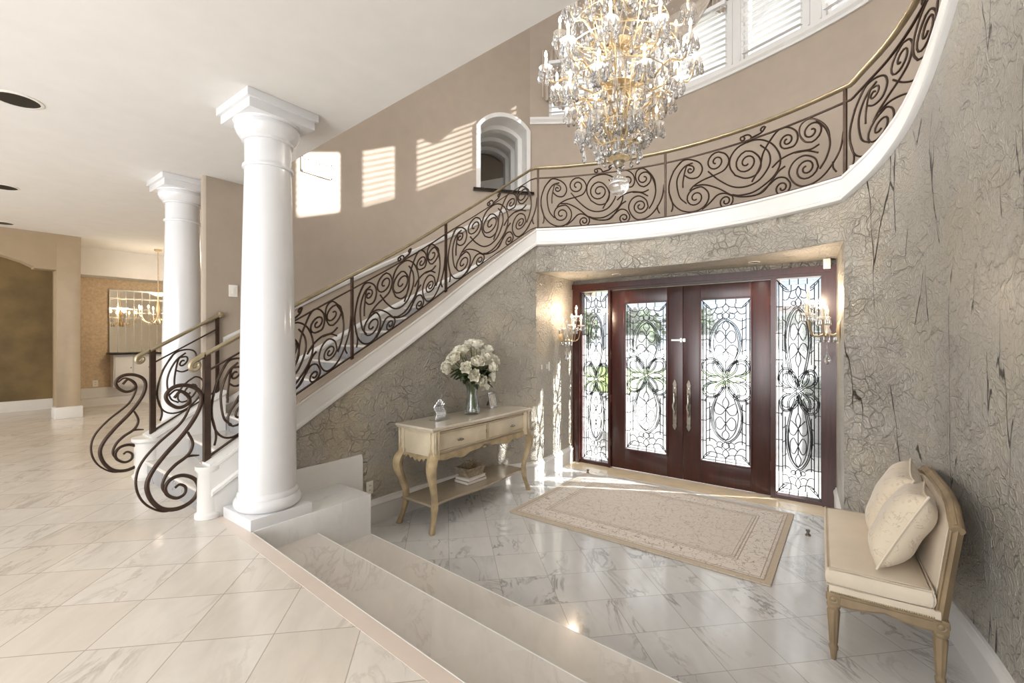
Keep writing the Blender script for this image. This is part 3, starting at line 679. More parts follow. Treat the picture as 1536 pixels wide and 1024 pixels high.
def spiral(p, prev, c, turns, n=16, r1=.18):
    """wind from p about c, keeping the turning sense of prev->p"""
    t = p - prev; d = c - p; sg = 1.0 if (t.x * d.y - t.y * d.x) > 0 else -1.0
    a0 = math.atan2(p.y - c.y, p.x - c.x); R = (p - c).length; out = []
    N = int(turns * n)
    for i in range(1, N + 1):
        f = i / N; r = R * (1 - f * (1 - r1)); aa = a0 + sg * f * turns * 2 * PI
        out.append(Vector((c.x + r * math.cos(aa), c.y + r * math.sin(aa))))
    return out
def strokes2d(L, Hh, sel=None, drift=.13):
    res = []
    for st_ in MOTIF:
        pts = [Vector((u * L, (v - drift * u) * Hh)) for u, v in st_[0]]
        if sel and not sel(st_[0]): continue
        c = cat([(p.x, p.y) for p in pts], 5); c = [Vector(p) for p in c]
        if len(st_) > 1:
            u, v = st_[1]; c += spiral(c[-1], c[-2], Vector((u * L, (v - drift * u) * Hh)), st_[2])
        res.append(c)
    return res
RB, RH, RM, RT = .035, .62, .665, .80
def panel(root, path, Sx, s0, s1, sel=None, Lref=None):
    L = s1 - s0; bm = new()
    for st_ in strokes2d(Lref or L, RH, sel):
        pts = []
        for q in st_:
            x, y, z = at(path, Sx, s0 + q.x); pts.append((x, y, z + RB + .01 + q.y))
        tube(bm, pts, .0085, 6)
    obj('scroll_panel', bm, MT['iron'], root, True, 60)
def post(root, path, Sx, s, w=.014, z0=0.0):
    x, y, z = at(path, Sx, s); x2, y2_, _ = at(path, Sx, s + .02); x1_, y1_, _ = at(path, Sx, s - .02)
    a = math.atan2(y2_ - y1_, x2 - x1_); bm = new(); box(bm, -w, w, -w, w, z0, RT - .01)
    bm.transform(Matrix.Translation((x, y, z)) @ Matrix.Rotation(a, 4, 'Z')); return obj('post', bm, MT['iron'], root, True)
def bars(root, path):
    bm = new(); sweep(bm, [(p[0], p[1], p[2] + RB) for p in path], [(-.012, -.006), (.012, -.006), (.012, .006), (-.012, .006)]); obj('bottom_bar', bm, MT['iron'], root, True)
    bm = new(); sweep(bm, [(p[0], p[1], p[2] + RM) for p in path], [(-.009, -.007), (.009, -.007), (.009, .007), (-.009, .007)]); obj('upper_bar', bm, MT['iron'], root, True)
    bm = new(); sweep(bm, [(p[0], p[1], p[2] + RT) for p in path], [(-.012, -.024), (.012, -.024), (.026, -.012), (.028, 0), (.02, .01), (-.02, .01), (-.028, 0), (-.026, -.012)])
    return obj('handrail', bm, MT['brass'], root, True, 50)
N1 = [(-0.187, 0.5), (-0.147, 0.541), (-0.099, 0.491), (-0.113, 0.444), (-0.167, 0.431), (-0.22, 0.472), (-0.233, 0.528), (-0.187, 0.576), (-0.113, 0.581), (-0.043, 0.543), (-0.022, 0.475), (-0.05, 0.371), (-0.134, 0.238), (-0.24, 0.116), (-0.315, 0.01), (-0.34, -0.076), (-0.315, -0.174), (-0.252, -0.251), (-0.161, -0.274), (-0.078, -0.242), (-0.04, -0.171), (-0.064, -0.094), (-0.134, -0.05), (-0.201, -0.057), (-0.237, -0.103), (-0.227, -0.16), (-0.174, -0.199), (-0.127, -0.183), (-0.12, -0.137), (-0.154, -0.109), (-0.183, -0.125)]
N2 = [(-0.22, 0.519), (-0.174, 0.554), (-0.113, 0.525), (-0.09, 0.474), (-0.104, 0.403), (-0.154, 0.313), (-0.278, 0.201), (-0.364, 0.097), (-0.397, -0.001), (-0.388, -0.108), (-0.34, -0.2), (-0.252, -0.269), (-0.161, -0.274)]
N3 = [(-0.106, 0.25), (-0.076, 0.164), (-0.104, 0.088), (-0.181, 0.033), (-0.233, -0.026), (-0.255, -0.098), (-0.227, -0.168)]
N4 = [(-0.134, 0.07), (-0.092, 0.078), (-0.036, 0.071)]
def newel_scroll(root, x, y, z):
    bm = new()
    for P_, r in ((N1, .015), (N2, .009), (N3, .012), (N4, .009)):
        c = cat([(p[0], p[1]) for p in P_], 6); n = len(c)
        rr = [r * (0.55 + 0.45 * math.sin(PI * min(1, max(0, i / (n - 1) * .9 + .08)))) for i in range(n)]
        tube(bm, [(x, y + p[0], z + p[1]) for p in c], rr, 8)
    obj('newel_scroll', bm, MT['iron'], root, True, 60)
def volute(root, p, d, name='rail_volute'):
    """curled end of the brass handrail at p, running out along d and curling under"""
    d = Vector(d).normalized(); bm = new(); pts = []
    p = Vector(p)
    for i in range(6): pts.append(p + d * (.012 * i) + Vector((0, 0, -.004 * i)))
    c = pts[-1] + Vector((0, 0, -.04)); 
    for i in range(1, 22):
        f = i / 21; a = PI / 2 - f * 2 * PI * 1.3; r = .04 * (1 - f * .75); pts.append(c + d * (math.cos(a) * r) + Vector((0, 0, math.sin(a) * r)))
    tube(bm, pts, [.02] * 6 + [.02 - .011 * i / 21 for i in range(21)], 8); obj(name, bm, MT['brass'], root, True, 60)

rr_ = thing('stair_railing', (-3.62, 1.285, .89), 'long bronze scrollwork railing with brass handrail curving up the stairs and across the balcony', 'railing')
full = offset([p for p in PL if p[1] >= 1.315] + PM[1:] + PR[1:], .09)
full = [(p[0], p[1], p[2]) for p in full]
fS = arclen(full)
def s_of(x, y): return min(range(len(full)), key=lambda i: (full[i][0] - x) ** 2 + (full[i][1] - y) ** 2)
bars(rr_, full)
sN, sA, sB, sC = 0.0, 0, 0, 0
def s_near(x, y):
    best = min(((at(full, fS, s / 200 * fS[-1])[0] - x) ** 2 + (at(full, fS, s / 200 * fS[-1])[1] - y) ** 2, s / 200 * fS[-1]) for s in range(201)); return best[1]
sP = [0.012, s_near(-3.77, 2.56), s_near(-3.70, 3.70), s_near(-3.22, 4.84), s_near(-1.72, 5.31), s_near(-.03, 4.85), s_near(.53, 3.65), s_near(.66, 2.3), fS[-1] - .02]
for k, s in enumerate(sP): post(rr_, full, fS, s, .021 if k == 0 else .012)
for a_, b_ in zip(sP, sP[1:]): panel(rr_, full, fS, a_ + .012, b_ - .012)
x, y, z = full[0]
newel_scroll(rr_, x, y, z); volute(rr_, (x, y - .0, z + RT - .004), (0, -1, -.3))
r2 = thing('short_stair_railing', (-5.22, 1.37, .868), 'short bronze scrollwork railing at the stair foot in front of the far column', 'railing')
fp = [(-5.22, 1.38 + .57 * i / 10, .868 + .35 * i / 10) for i in range(11)]; fpS = arclen(fp)
bars(r2, fp); post(r2, fp, fpS, 0.02, .021); post(r2, fp, fpS, .56, .014); panel(r2, fp, fpS, .03, .56, lambda s: max(u for u, v in s) < .36, 1.5)
newel_scroll(r2, -5.22, 1.37, .868); volute(r2, (-5.22, 1.37, .868 + RT - .004), (0, -1, -.3))
bm = new(); lathe(bm, [(0, -.035), (.025, -.025), (.035, 0), (.025, .025), (0, .035)], (-5.22, 1.97, 1.218 + RT), 12); obj('rail_knob', bm, MT['brass'], r2, True)

# ------------------------------------------------------------------ columns
def column(x, y, label):
    r = thing('column', (x, y, ZU), label, 'column'); H_ = ZC - ZU
    bm = new(); bbox(bm, -.215, .215, -.215, .215, 0, .075, .004); obj('plinth', bm, MT['column'], r)
    bm = new(); lathe(bm, [(.17, .075), (.205, .078), (.222, .10), (.222, .13), (.208, .155), (.2, .16), (.2, .18), (.194, .19), (.188, .2)], n=48); obj('base_torus', bm, MT['column'], r, smooth=50)
    pr = [(.188, .195)]
    for i in range(17):
        f = i / 16; pr.append((.188 - .036 * f ** 1.6, .2 + f * (H_ - .2 - .44)))
    zt = H_ - .44
    bm = new(); lathe(bm, pr + [(.165, zt + .004), (.168, zt + .015), (.165, zt + .026), (.152, zt + .03), (.152, zt + .19)], n=48); obj('shaft', bm, MT['column'], r, smooth=50)
    z = zt + .19
    bm = new(); lathe(bm, [(.152, z), (.168, z + .004), (.168, z + .02), (.176, z + .025), (.196, z + .05), (.212, z + .085), (.215, z + .10), (.205, z + .12), (.22, z + .125), (.225, z + .14)], n=48); obj('capital', bm, MT['column'], r, smooth=50)
    bm = new(); bbox(bm, -.228, .228, -.228, .228, z + .135, z + .2, .004); bbox(bm, -.25, .25, -.25, .25, z + .195, H_, .006); obj('abacus', bm, MT['column'], r)
    return r
column(-3.41, 1.60, 'large white round column standing on the marble plinth block')
column(-5.70, 1.79, 'white round column farther back beside the stair foot')

# ------------------------------------------------------------------ baseboards
BB = [(0, 0), (-.022, 0), (-.022, .17), (-.03, .18), (-.026, .2), (-.012, .215), (-.012, .228), (0, .235)]
def base(path, name, label, prof=BB):
    bm = new(); sweep(bm, [(p[0], p[1], p[3] if len(p) > 3 else 0) for p in path], prof); struct(name, bm, MT['white'], label, 'baseboard')
base([p for p in [(p[0], p[1]) for p in PL] if p[1] > 2.58], 'baseboard_left', 'white baseboard along the wall behind the console')
base([(-3.17, 4.76), (-3.24, 5.80)], 'baseboard_alcove_left', 'white baseboard in the left side of the door alcove')
base([(-.122, 5.80), (-.05, 4.77)], 'baseboard_alcove_right', 'white baseboard in the right side of the door alcove')
base([(p[0], p[1]) for p in PR], 'baseboard_right', 'tall white baseboard curving behind the settee')

# ------------------------------------------------------------------ doors
YD = 5.87
bm = new()
box(bm, -3.245, -3.125, YD - .06, YD + .1, 0, 2.53); box(bm, -.245, -.115, YD - .06, YD + .1, 0, 2.53); box(bm, -3.125, -.245, YD - .06, YD + .1, 2.44, 2.53)
box(bm, -3.27, -.09, YD - .085, YD - .05, 2.475, 2.545)
box(bm, -2.69, -2.655, YD - .05, YD + .1, 0, 2.44); box(bm, -.725, -.675, YD - .05, YD + .1, 0, 2.44)
box(bm, -3.125, -2.69, YD - .04, YD + .08, 0, .05); box(bm, -.675, -.245, YD - .04, YD + .08, 0, .04)
for x0, x1 in ((-3.125, -3.11), (-.26, -.245)): box(bm, x0, x1, YD - .02, YD + .04, .04, 2.44)
struct('trim_10', bm, MT['mahogany'], 'dark red mahogany frame around the doors and side windows', 'door frame', 0)

def circle(c, r, n=20, sx=1.0): return [(c[0] + r * sx * math.cos(2 * PI * i / n), c[1] + r * math.sin(2 * PI * i / n)) for i in range(n + 1)]
def leafs(p, q, w, n=10):
    p, q = Vector(p), Vector(q); d = q - p; nn = Vector((-d.y, d.x)).normalized(); out = []
    for s in (1, -1): out.append([tuple(p + d * (i / n) + nn * (s * w * math.sin(PI * i / n))) for i in range(n + 1)])
    return out
def arc(p, q, bulge, n=8):
    p, q = Vector(p), Vector(q); d = q - p; nn = Vector((-d.y, d.x))
    return [tuple(p + d * (i / n) + nn * (bulge * 4 * (i / n) * (1 - i / n))) for i in range(n + 1)]
def lead(hw, zb, zt, zc, sx):
    """came lines (thin, bevelled ribbons) of one leaded pane about its medallion; mirrored left and right"""
    th, rb = [], []
    def both(l, lst=None):
        (th if lst is None else lst).append(l); (th if lst is None else lst).append([(-x, z) for x, z in l])
    up, dn = zt - zc, zc - zb
    for ins in (.022, .06):
        x = hw - ins; th.append([(-x, -dn + ins), (x, -dn + ins), (x, up - ins), (-x, up - ins), (-x, -dn + ins)])
    n = 8
    for i in range(1, n): 
        z = -dn + (up + dn) * i / n; both([(hw, z), (hw - .06, z)])
    for x in (-.4, 0, .4): th.append([(x * hw, up), (x * hw, up - .06)]); th.append([(x * hw, -dn), (x * hw, -dn + .06)])
    both([(hw, up), (hw - .1, up - .1)]); both([(hw, -dn), (hw - .1, -dn + .1)])
    both(leafs((hw - .02, up - .02), (hw - .12, up - .12), .02)[0]); both(leafs((hw - .02, -dn + .02), (hw - .12, -dn + .12), .02)[1])
    s = sx; iw = hw - .06
    # medallion
    th.append(circle((0, 0), .02, 14))
    for l in leafs((.025, 0), (iw, 0), .04): both(l)
    for l in leafs((.018, .018), (.62 * iw, .22), .042): both(l, rb)
    for l in leafs((.018, -.018), (.62 * iw, -.22), .042): both(l, rb)
    for sg in (1, -1):
        both(cat([(.1 * s, .03 * sg), (.2 * s, .05 * sg), (.265 * s, .12 * sg), (.235 * s, .21 * sg), (.15 * s, .235 * sg), (.06 * s, .17 * sg), (.012, .05 * sg)], 4), rb)
        both(cat([(.13 * s, .05 * sg), (.19 * s, .075 * sg), (.225 * s, .13 * sg), (.19 * s, .185 * sg), (.12 * s, .18 * sg)], 4))
        both(cat([(.2 * s, .22 * sg), (.24 * s, .27 * sg), (iw, .285 * sg)], 4))
    # long ovals above and below
    for sg, ext in ((1, up), (-1, dn)):
        k = ext / .95
        ov = cat([(.03, .09 * sg), (.1 * s, .2 * sg), (.165 * s, .36 * sg * k), (.165 * s, .5 * sg * k), (.12 * s, .62 * sg * k), (.05 * s, .69 * sg * k), (0, .71 * sg * k)], 4)
        both(ov, rb); both([(x * .8, z * .97) for x, z in ov[4:]])
        for l in leafs((0, .2 * sg * k), (0, .34 * sg * k), .035 * s): th.append(l)
        th.append([(0, .02 * sg), (0, .2 * sg * k)])
        both(cat([(0, .34 * sg * k), (.05 * s, .40 * sg * k), (.11 * s, .39 * sg * k), (.13 * s, .33 * sg * k)], 4))
        both(cat([(0, .34 * sg * k), (.05 * s, .30 * sg * k), (.1 * s, .27 * sg * k)], 4))
        both(cat([(0, .50 * sg * k), (.05 * s, .57 * sg * k), (.10 * s, .55 * sg * k), (.11 * s, .47 * sg * k), (.06 * s, .43 * sg * k), (0, .5 * sg * k)], 4))
        for l in leafs((0, .57 * sg * k), (0, .69 * sg * k), .04 * s): th.append(l)
        th.append([(0, .34 * sg * k), (0, .57 * sg * k)])
        # drops to the far edge
        for z0, z1, w in ((.71, .79, .045), (.79, .89, .035)):
            for l in leafs((0, z0 * sg * k), (0, z1 * sg * k), w * s): th.append(l)
        both(circle((.065 * s, .745 * sg * k), .035 * s, 14))
        both(arc((.1 * s, .72 * sg * k), (iw, .70 * sg * k), .2 * -sg)); both(arc((.03 * s, .80 * sg * k), (.13 * s, .80 * sg * k), .3 * -sg)); both(arc((.13 * s, .80 * sg * k), (iw, .78 * sg * k), .3 * -sg))
        both(arc((.0, .89 * sg * k), (.1 * s, .85 * sg * k), .15 * -sg)); both(arc((.1 * s, .85 * sg * k), (iw, .87 * sg * k), .2 * -sg))
        both([(.1 * s, .85 * sg * k), (.1 * s, ext * sg - .06 * sg)]); both([(.13 * s, .80 * sg * k), (.1 * s, .85 * sg * k)])
        for z in (.32, .45, .58): both([(.16 * s, z * sg * k), (iw, (z + .03) * sg * k)])
        both([(iw * .82, .29 * sg), (iw * .82, .72 * sg * k)])
    return th, rb
def leaded_pane(root, x0, x1, zb, zt, zc):
    hw = (x1 - x0) / 2; xc = (x0 + x1) / 2; sx = (hw - .06) / .22
    th, rb = lead(hw, zb, zt, zc, sx)
    bm = new(); box(bm, x0, x1, YD + .012, YD + .018, zb, zt); gp = obj('glass_pane', bm, MT['pane'], root, True, 0)
    clip = lambda p: (max(-hw, min(hw, p[0])), p[1])
    bm = new()
    for l in th: 
        tube(bm, [(xc + clip(p)[0], YD + .012, zc + p[1]) for p in l], .005, 5)
    for l in rb:
        tube(bm, [(xc + clip(p)[0], YD + .012, zc + p[1]) for p in l], .0045, 5)
        nn = normals2d(l); l2 = [(p[0] + n[0] * .017, p[1] + n[1] * .017) for p, n in zip(l, nn)]
        tube(bm, [(xc + clip(p)[0], YD + .012, zc + p[1]) for p in l2], .0045, 5)
    obj('lead_came', bm, MT['came'], gp, True, 60)
    bm = new()
    for l in rb:
        nn = normals2d(l); l2 = [(p[0] + n[0] * .0085, p[1] + n[1] * .0085) for p, n in zip(l, nn)]
        tube(bm, [(xc + clip(p)[0], YD + .008, zc + p[1]) for p in l2], .008, 6)
    obj('bevel_ribbon', bm, MT['bevel'], gp, True, 60)
def door(name, x0, x1, g0, g1, hx, hinge_x, label):
    d = thing(name, ((x0 + x1) / 2, YD, 0), label, 'door', kind='structure')
    y0, y1_ = YD - .025, YD + .03; zb, zt = .285, 2.25
    bm = new()
    for a_, b_, c_, e_ in ((x0 + .002, g0, .012, 2.435), (g1, x1 - .002, .012, 2.435), (g0, g1, .012, zb), (g0, g1, zt, 2.435)): bbox(bm, a_, b_, y0, y1_, c_, e_, .004)
    for a_, b_, c_, e_ in ((g0 - .012, g0 + .008, zb - .012, zt + .012), (g1 - .008, g1 + .012, zb - .012, zt + .012), (g0, g1, zb - .012, zb + .008), (g0, g1, zt - .008, zt + .012)): bbox(bm, a_, b_, y0 - .012, y0 + .02, c_, e_, .004)
    obj('panel_frame', bm, MT['mahogany'], d, True)
    leaded_pane(d, g0, g1, zb, zt, 1.29)
    # ornate pull handle
    bm = new()
    pl = [(0, .30), (.012, .285), (.022, .26), (.03, .235), (.022, .215), (.026, .19), (.026, -.24), (.022, -.265), (.032, -.285), (.022, -.31), (.01, -.325), (0, -.34)]
    poly = [(x, z) for x, z in pl] + [(-x, z) for x, z in pl[-2:0:-1]]
    va = [bm.verts.new((hx + x, y0 - .001, .96 + z)) for x, z in poly]; vb = [bm.verts.new((hx + x * .85, y0 - .012, .96 + z)) for x, z in poly]
    bm.faces.new(vb)
    for i in range(len(poly)): bm.faces.new((va[i], va[(i + 1) % len(poly)], vb[(i + 1) % len(poly)], vb[i]))
    hp = obj('handle_plate', bm, MT['pewter'], d, True)
    bm = new(); tube(bm, cat3([(hx, y0 - .01, 1.10), (hx, y0 - .05, 1.07), (hx + .006, y0 - .06, .99), (hx - .008, y0 - .058, .93), (hx + .006, y0 - .05, .86), (hx, y0 - .01, .80)], 6), [.007 + .006 * math.sin(PI * i / 30) for i in range(31)], 10)
    for z in (.89, .93, .975): lathe(bm, [(0, -.012), (.016, 0), (0, .012)], (hx, y0 - .052, z), 10)
    obj('pull', bm, MT['silver'], hp, True, 60)
    bm = new(); lathe(bm, [(.0, 0), (.011, .001), (.013, .01), (0, .016)], (0, 0, 0), 12, Matrix.Translation((hx, y0 - .012, 1.15)) @ Matrix.Rotation(rad(90), 4, 'X')); obj('keyhole', bm, MT['silver'], hp, True)
    for z in (.35, .95, 1.55, 2.2):
        bm = new(); lathe(bm, [(0, -.06), (.004, -.055), (.008, -.05), (.008, .05), (.004, .055), (0, .06)], (hinge_x, y0 - .01, z), 10); obj('hinge', bm, MT['brass'], d, True)
    return d
d1 = door('door_1', -2.655, -1.69, -2.455, -1.887, -1.787, -2.66, 'left mahogany entry door with leaded glass')
d2 = door('door_2', -1.69, -.725, -1.481, -.924, -1.617, -.72, 'right mahogany entry door with leaded glass')
bm = new(); box(bm, -1.83, -1.70, YD - .04, YD - .026, 1.745, 1.765); box(bm, -1.72, -1.695, YD - .046, YD - .026, 1.73, 1.78); box(bm, -1.685, -1.655, YD - .044, YD - .026, 1.735, 1.775); lathe(bm, [(0, 0), (.009, .002), (.009, .02), (0, .024)], (0, 0, 0), 10, Matrix.Translation((-1.69, YD - .04, 1.755)) @ Matrix.Rotation(rad(90), 4, 'X'))
obj('slide_bolt', bm, MT['silver'], d1, True)
for nm, x0, x1, lb in (('window_1', -3.11, -2.69, 'narrow leaded glass side window left of the doors'), ('window_2', -.675, -.26, 'narrow leaded glass side window right of the doors')):
    w = thing(nm, ((x0 + x1) / 2, YD, 0), lb, 'window', kind='structure'); leaded_pane(w, x0, x1, .05, 2.43, 1.2)

# ------------------------------------------------------------------ rug
RX0, RX1, RY0, RY1 = -2.80, -.46, 3.71, 5.36
hx, hy = (RX1 - RX0) / 2, (RY1 - RY0) / 2
bm = new(); bbox(bm, -hx, hx, -hy, hy, 0.001, .018, .006)
rug = obj('area_rug', bm, rug_mat(hx, hy)); rug.location = ((RX0 + RX1) / 2, (RY0 + RY1) / 2, 0)
tag(rug, 'cream and brown floral area rug in front of the doors', 'rug', kind='thing')

# door stops
def doorstop(x, y, lb):
    bm = new(); lathe(bm, [(.022, 0), (.022, .012), (.012, .016), (.011, .035), (.018, .04), (.018, .055), (0, .058)], (0, 0, 0), 16); o = obj('door_stop', bm, MT['pewter']); o.location = (x, y, 0); tag(o, lb, 'door stop', 'small door stops on the floor', 'thing')
doorstop(-2.78, 5.05 + .35, 'small metal door stop on the floor by the far left rug corner')
x_, y_ = -.314, 4.889
doorstop(x_, y_, 'small metal door stop on the floor between the rug and settee')

# ------------------------------------------------------------------ console table
CT = (-3.27, 3.64)
ct = thing('console_table', (CT[0], CT[1], 0), 'antique cream console table with drawers and cabriole legs under the stairs', 'console table')
HX, HY = .235, .755   # half depth, half length of the box
def serp(hx_, hy_, amp, n=24, back=True):
    """plan outline: front edge (+x) is serpentine, sides gently bowed"""
    pts = []
    for i in range(n + 1):
        f = i / n; y = -hy_ + 2 * hy_ * f; pts.append((hx_ - amp + amp * math.sin(PI * f) ** 2 + amp * .8 * abs(2 * f - 1) ** 6, y))
    pts += [(-hx_, hy_), (-hx_, -hy_)]
    return pts
def shelf_poly(bm, hx_, hy_, amp, z0, z1, ed=.008):
    P = serp(hx_, hy_, amp); n = len(P); rings = []
    for k, (s, z) in enumerate(((-ed, z0), (0, z0 + ed), (0, z1 - ed), (-ed, z1))):
        rings.append([bm.verts.new((x + (s if x > 0 else -s), y + (s if y > 0 else -s) * (1 if abs(y) > hy_ * .98 else 0), z)) for x, y in P])
    bm.faces.new(rings[0][::-1]); bm.faces.new(rings[-1])
    for A_, B_ in zip(rings, rings[1:]):
        for i in range(n): bm.faces.new((A_[i], A_[(i + 1) % n], B_[(i + 1) % n], B_[i]))
bm = new(); shelf_poly(bm, HX + .03, HY + .035, .025, .935, .962); shelf_poly(bm, HX + .018, HY + .02, .02, .92, .936, .004); obj('top', bm, MT['console_top'], ct)
bm = new(); bbox(bm, -HX, HX - .035, -HY + .01, HY - .01, .69, .922, .004)
for sy in (-1, 1):
    bbox(bm, -HX + .05, HX - .08, sy * (HY - .012) - .006, sy * (HY - .012) + .006, .72, .895, .005)
obj('cabinet_box', bm, MT['console'], ct)
for sy in (-1, 1):
    bm = new(); y0, y1_ = (-.70, -.006) if sy < 0 else (.006, .70); n = 12; rows = []
    for z in (.725, .735, .895, .905):
        ins = .006 if z in (.725, .905) else 0
        row = []
        for i in range(n + 1):
            y = y0 + (y1_ - y0) * i / n; f = (y + HY) / (2 * HY); x = HX - .034 + .025 * math.sin(PI * f) ** 2 + .012 - ins; row.append(bm.verts.new((x, y, z)))
        rows.append(row)
    for A_, B_ in zip(rows, rows[1:]):
        for i in range(n): bm.faces.new((A_[i], A_[i + 1], B_[i + 1], B_[i]))
    ret = bmesh.ops.extrude_face_region(bm, geom=bm.faces[:]); bmesh.ops.translate(bm, verts=[v for v in ret['geom'] if isinstance(v, bmesh.types.BMVert)], vec=(-.03, 0, 0))
    dr = obj('drawer', bm, MT['console'], ct)
    bm = new(); xf = lambda y: HX - .020 + .025 * math.sin(PI * (y + HY) / (2 * HY)) ** 2
    ys = [y0 + .012 + (y1_ - y0 - .024) * i / 10 for i in range(11)]
    tube(bm, [(xf(y), y, .738) for y in ys] + [(xf(y), y, .893) for y in ys[::-1]], .0035, 6, True); obj('bead_moulding', bm, MT['console_leg'], dr)
    bm = new(); k = -.40 if sy < 0 else .44
    kx = HX + .0
    for q in (-.03, 0, .03): lathe(bm, [(0, 0), (.009, .001), (.006, .012), (.011, .02), (.008, .028), (0, .03)], (0, 0, 0), 12, Matrix.Translation((kx - .006, k + q, .805 - abs(q) * .2)) @ Matrix.Rotation(rad(90), 4, 'Y') @ Matrix.Scale(.7 if q else 1.1, 4))
    tube(bm, [(kx + .004, k - .03, .8), (kx + .012, k, .792), (kx + .004, k + .03, .8)], .004, 6); obj('knob', bm, MT['pewter'], dr)
bm = new()
for z in (.83, .85): lathe(bm, [(0, 0), (.008, .002), (.006, .006), (0, .007)], (0, 0, 0), 10, Matrix.Translation((HX + .004, -.02, z - .02)) @ Matrix.Rotation(rad(90), 4, 'Y'))
obj('escutcheon', bm, MT['pewter'], ct)
for sx in (1, -1):
    for sy in (1, -1):
        bm = new(); x, y = sx * (HX - .03), sy * (HY - .03); bbox(bm, x - .04, x + .04, y - .04, y + .04, .66, .925, .008)
        for o in (-.014, .014):
            tube(bm, [(x + sx * .04, y + o, .70), (x + sx * .04, y + o, .90)], .004, 6); tube(bm, [(x + o, y + sy * .04, .70), (x + o, y + sy * .04, .90)], .004, 6)
        obj('corner_post', bm, MT['console'], ct)
# carved aprons
def apron(p0, p1, sc_):
    p0, p1 = Vector(p0), Vector(p1); d = p1 - p0; L = d.length; d /= L; nrm = Vector((-d.y, d.x)); n = 40; bm = new(); a_, b_ = [], []
    for i in range(n + 1):
        f = i / n; z = .632 + .024 * math.cos(2 * PI * f * 2 * sc_) * (1 if sc_ > .6 else .8) + .012 * math.cos(2 * PI * f * 6) + .05 * (abs(2 * f - 1) ** 4) * -0.6 + .02
        q = p0 + d * L * f; 
        for lst, o in ((a_, -.012), (b_, .012)): lst.append((bm.verts.new((q.x + nrm.x * o, q.y + nrm.y * o, z)), bm.verts.new((q.x + nrm.x * o, q.y + nrm.y * o, .70))))
    for i in range(n):
        for l in (a_, b_): bm.faces.new((l[i][0], l[i + 1][0], l[i + 1][1], l[i][1]))
        bm.faces.new((a_[i][0], b_[i][0], b_[i + 1][0], a_[i + 1][0]))
    return bm
bm = apron((HX - .03, -HY + .05), (HX - .03, HY - .05), 1.0)
for k, y in enumerate((-.3, -.22, -.1, .0, .1, .2, .3)):
    lathe(bm, [(0, 0), (.018, .002), (.012, .012), (0, .016)], (0, 0, 0), 8, Matrix.Translation((HX - .042 + .0, y, .672 - .02 * (k % 2))) @ Matrix.Rotation(rad(90), 4, 'Y') @ Matrix.Scale(1.4, 4, (0, 1, 0)))
obj('apron', bm, MT['console_leg'], ct)
for sy in (-1, 1): obj('side_apron', apron((-HX + .04, sy * (HY - .03)), (HX - .06, sy * (HY - .03)), .5), MT['console_leg'], ct)
def cabriole(sx, sy):
    d = Vector((sx * .45, sy * 1.0, 0)).normalized(); b = Vector((sx * (HX - .03), sy * (HY - .03), 0)); bm = new()
    prof = [(.93, .0, .036), (.78, .0, .036), (.70, .012, .04), (.66, .042, .043), (.60, .062, .042), (.52, .055, .037), (.42, .02, .030), (.32, -.012, .026), (.26, -.018, .026), (.22, -.016, .03), (.16, -.006, .024), (.09, .016, .021), (.04, .036, .024), (.012, .046, .026), (.0, .046, .022)]
    rings = []
    P = cat([(o, z, r) for z, o, r in prof], 3)
    P = [(z, o, r) for o, z, r in P]
    yaw = math.atan2(d.y, d.x)
    for z, o, r in P:
        ring = []
        for k in range(12):
            a_ = 2 * PI * k / 12; q = 1.18 * r * (1 + .13 * math.cos(4 * a_)) * (1 - .05 * math.cos(8 * a_))
            ring.append(bm.verts.new(b + d * o + Vector((q * math.cos(a_ + yaw), q * math.sin(a_ + yaw), z))))
        rings.append(ring)
    for A_, B_ in zip(rings, rings[1:]):
        for k in range(12): bm.faces.new((A_[k], A_[(k + 1) % 12], B_[(k + 1) % 12], B_[k]))
    bm.faces.new(rings[0]); bm.faces.new(rings[-1][::-1])
    obj('leg', bm, MT['console_leg'], ct, smooth=50)
for sx in (1, -1):
    for sy in (-1, 1): cabriole(sx, sy)
bm = new(); shelf_poly(bm, HX - .005, HY - .015, .06, .225, .25, .006); obj('shelf', bm, MT['console_shelf'], ct)

# things on the console
def vase():
    r = thing('glass_vase', (-3.28, 3.68, .962), 'clear glass vase holding the white bouquet on the console', 'vase')
    bm = new()
    pr = [(.0, 0), (.078, 0), (.084, .01), (.082, .05), (.07, .13), (.055, .21), (.058, .27), (.078, .33), (.1, .37), (.096, .37), (.074, .33), (.053, .27), (.05, .21), (.064, .13), (.075, .05), (.074, .03), (0, .028)]
    lathe(bm, pr, n=32); obj('vessel', bm, MT['vase'], r, smooth=60)
    bm = new(); lathe(bm, [(0, .029), (.073, .031), (.074, .05), (.064, .125), (.06, .15), (0, .15)], n=32); obj('water', bm, MT['vase'], r, smooth=60)
vase()
def petal(bm, M_, w, l, cup, n=4):
    rows = []
    for i in range(n + 1):
        u = i / n; row = []
        for j in range(n + 1):
            v = j / n * 2 - 1; ww = w * math.sin(PI * (.18 + .72 * u)) ** .8
            row.append(bm.verts.new(M_ @ Vector((v * ww, l * u - .15 * l * v * v * u, cup * (u * u * .9 + v * v * .35) + .004 * math.sin(9 * v + 5 * u)))))
        rows.append(row)
    for A_, B_ in zip(rows, rows[1:]):
        for j in range(n): bm.faces.new((A_[j], A_[j + 1], B_[j + 1], B_[j]))
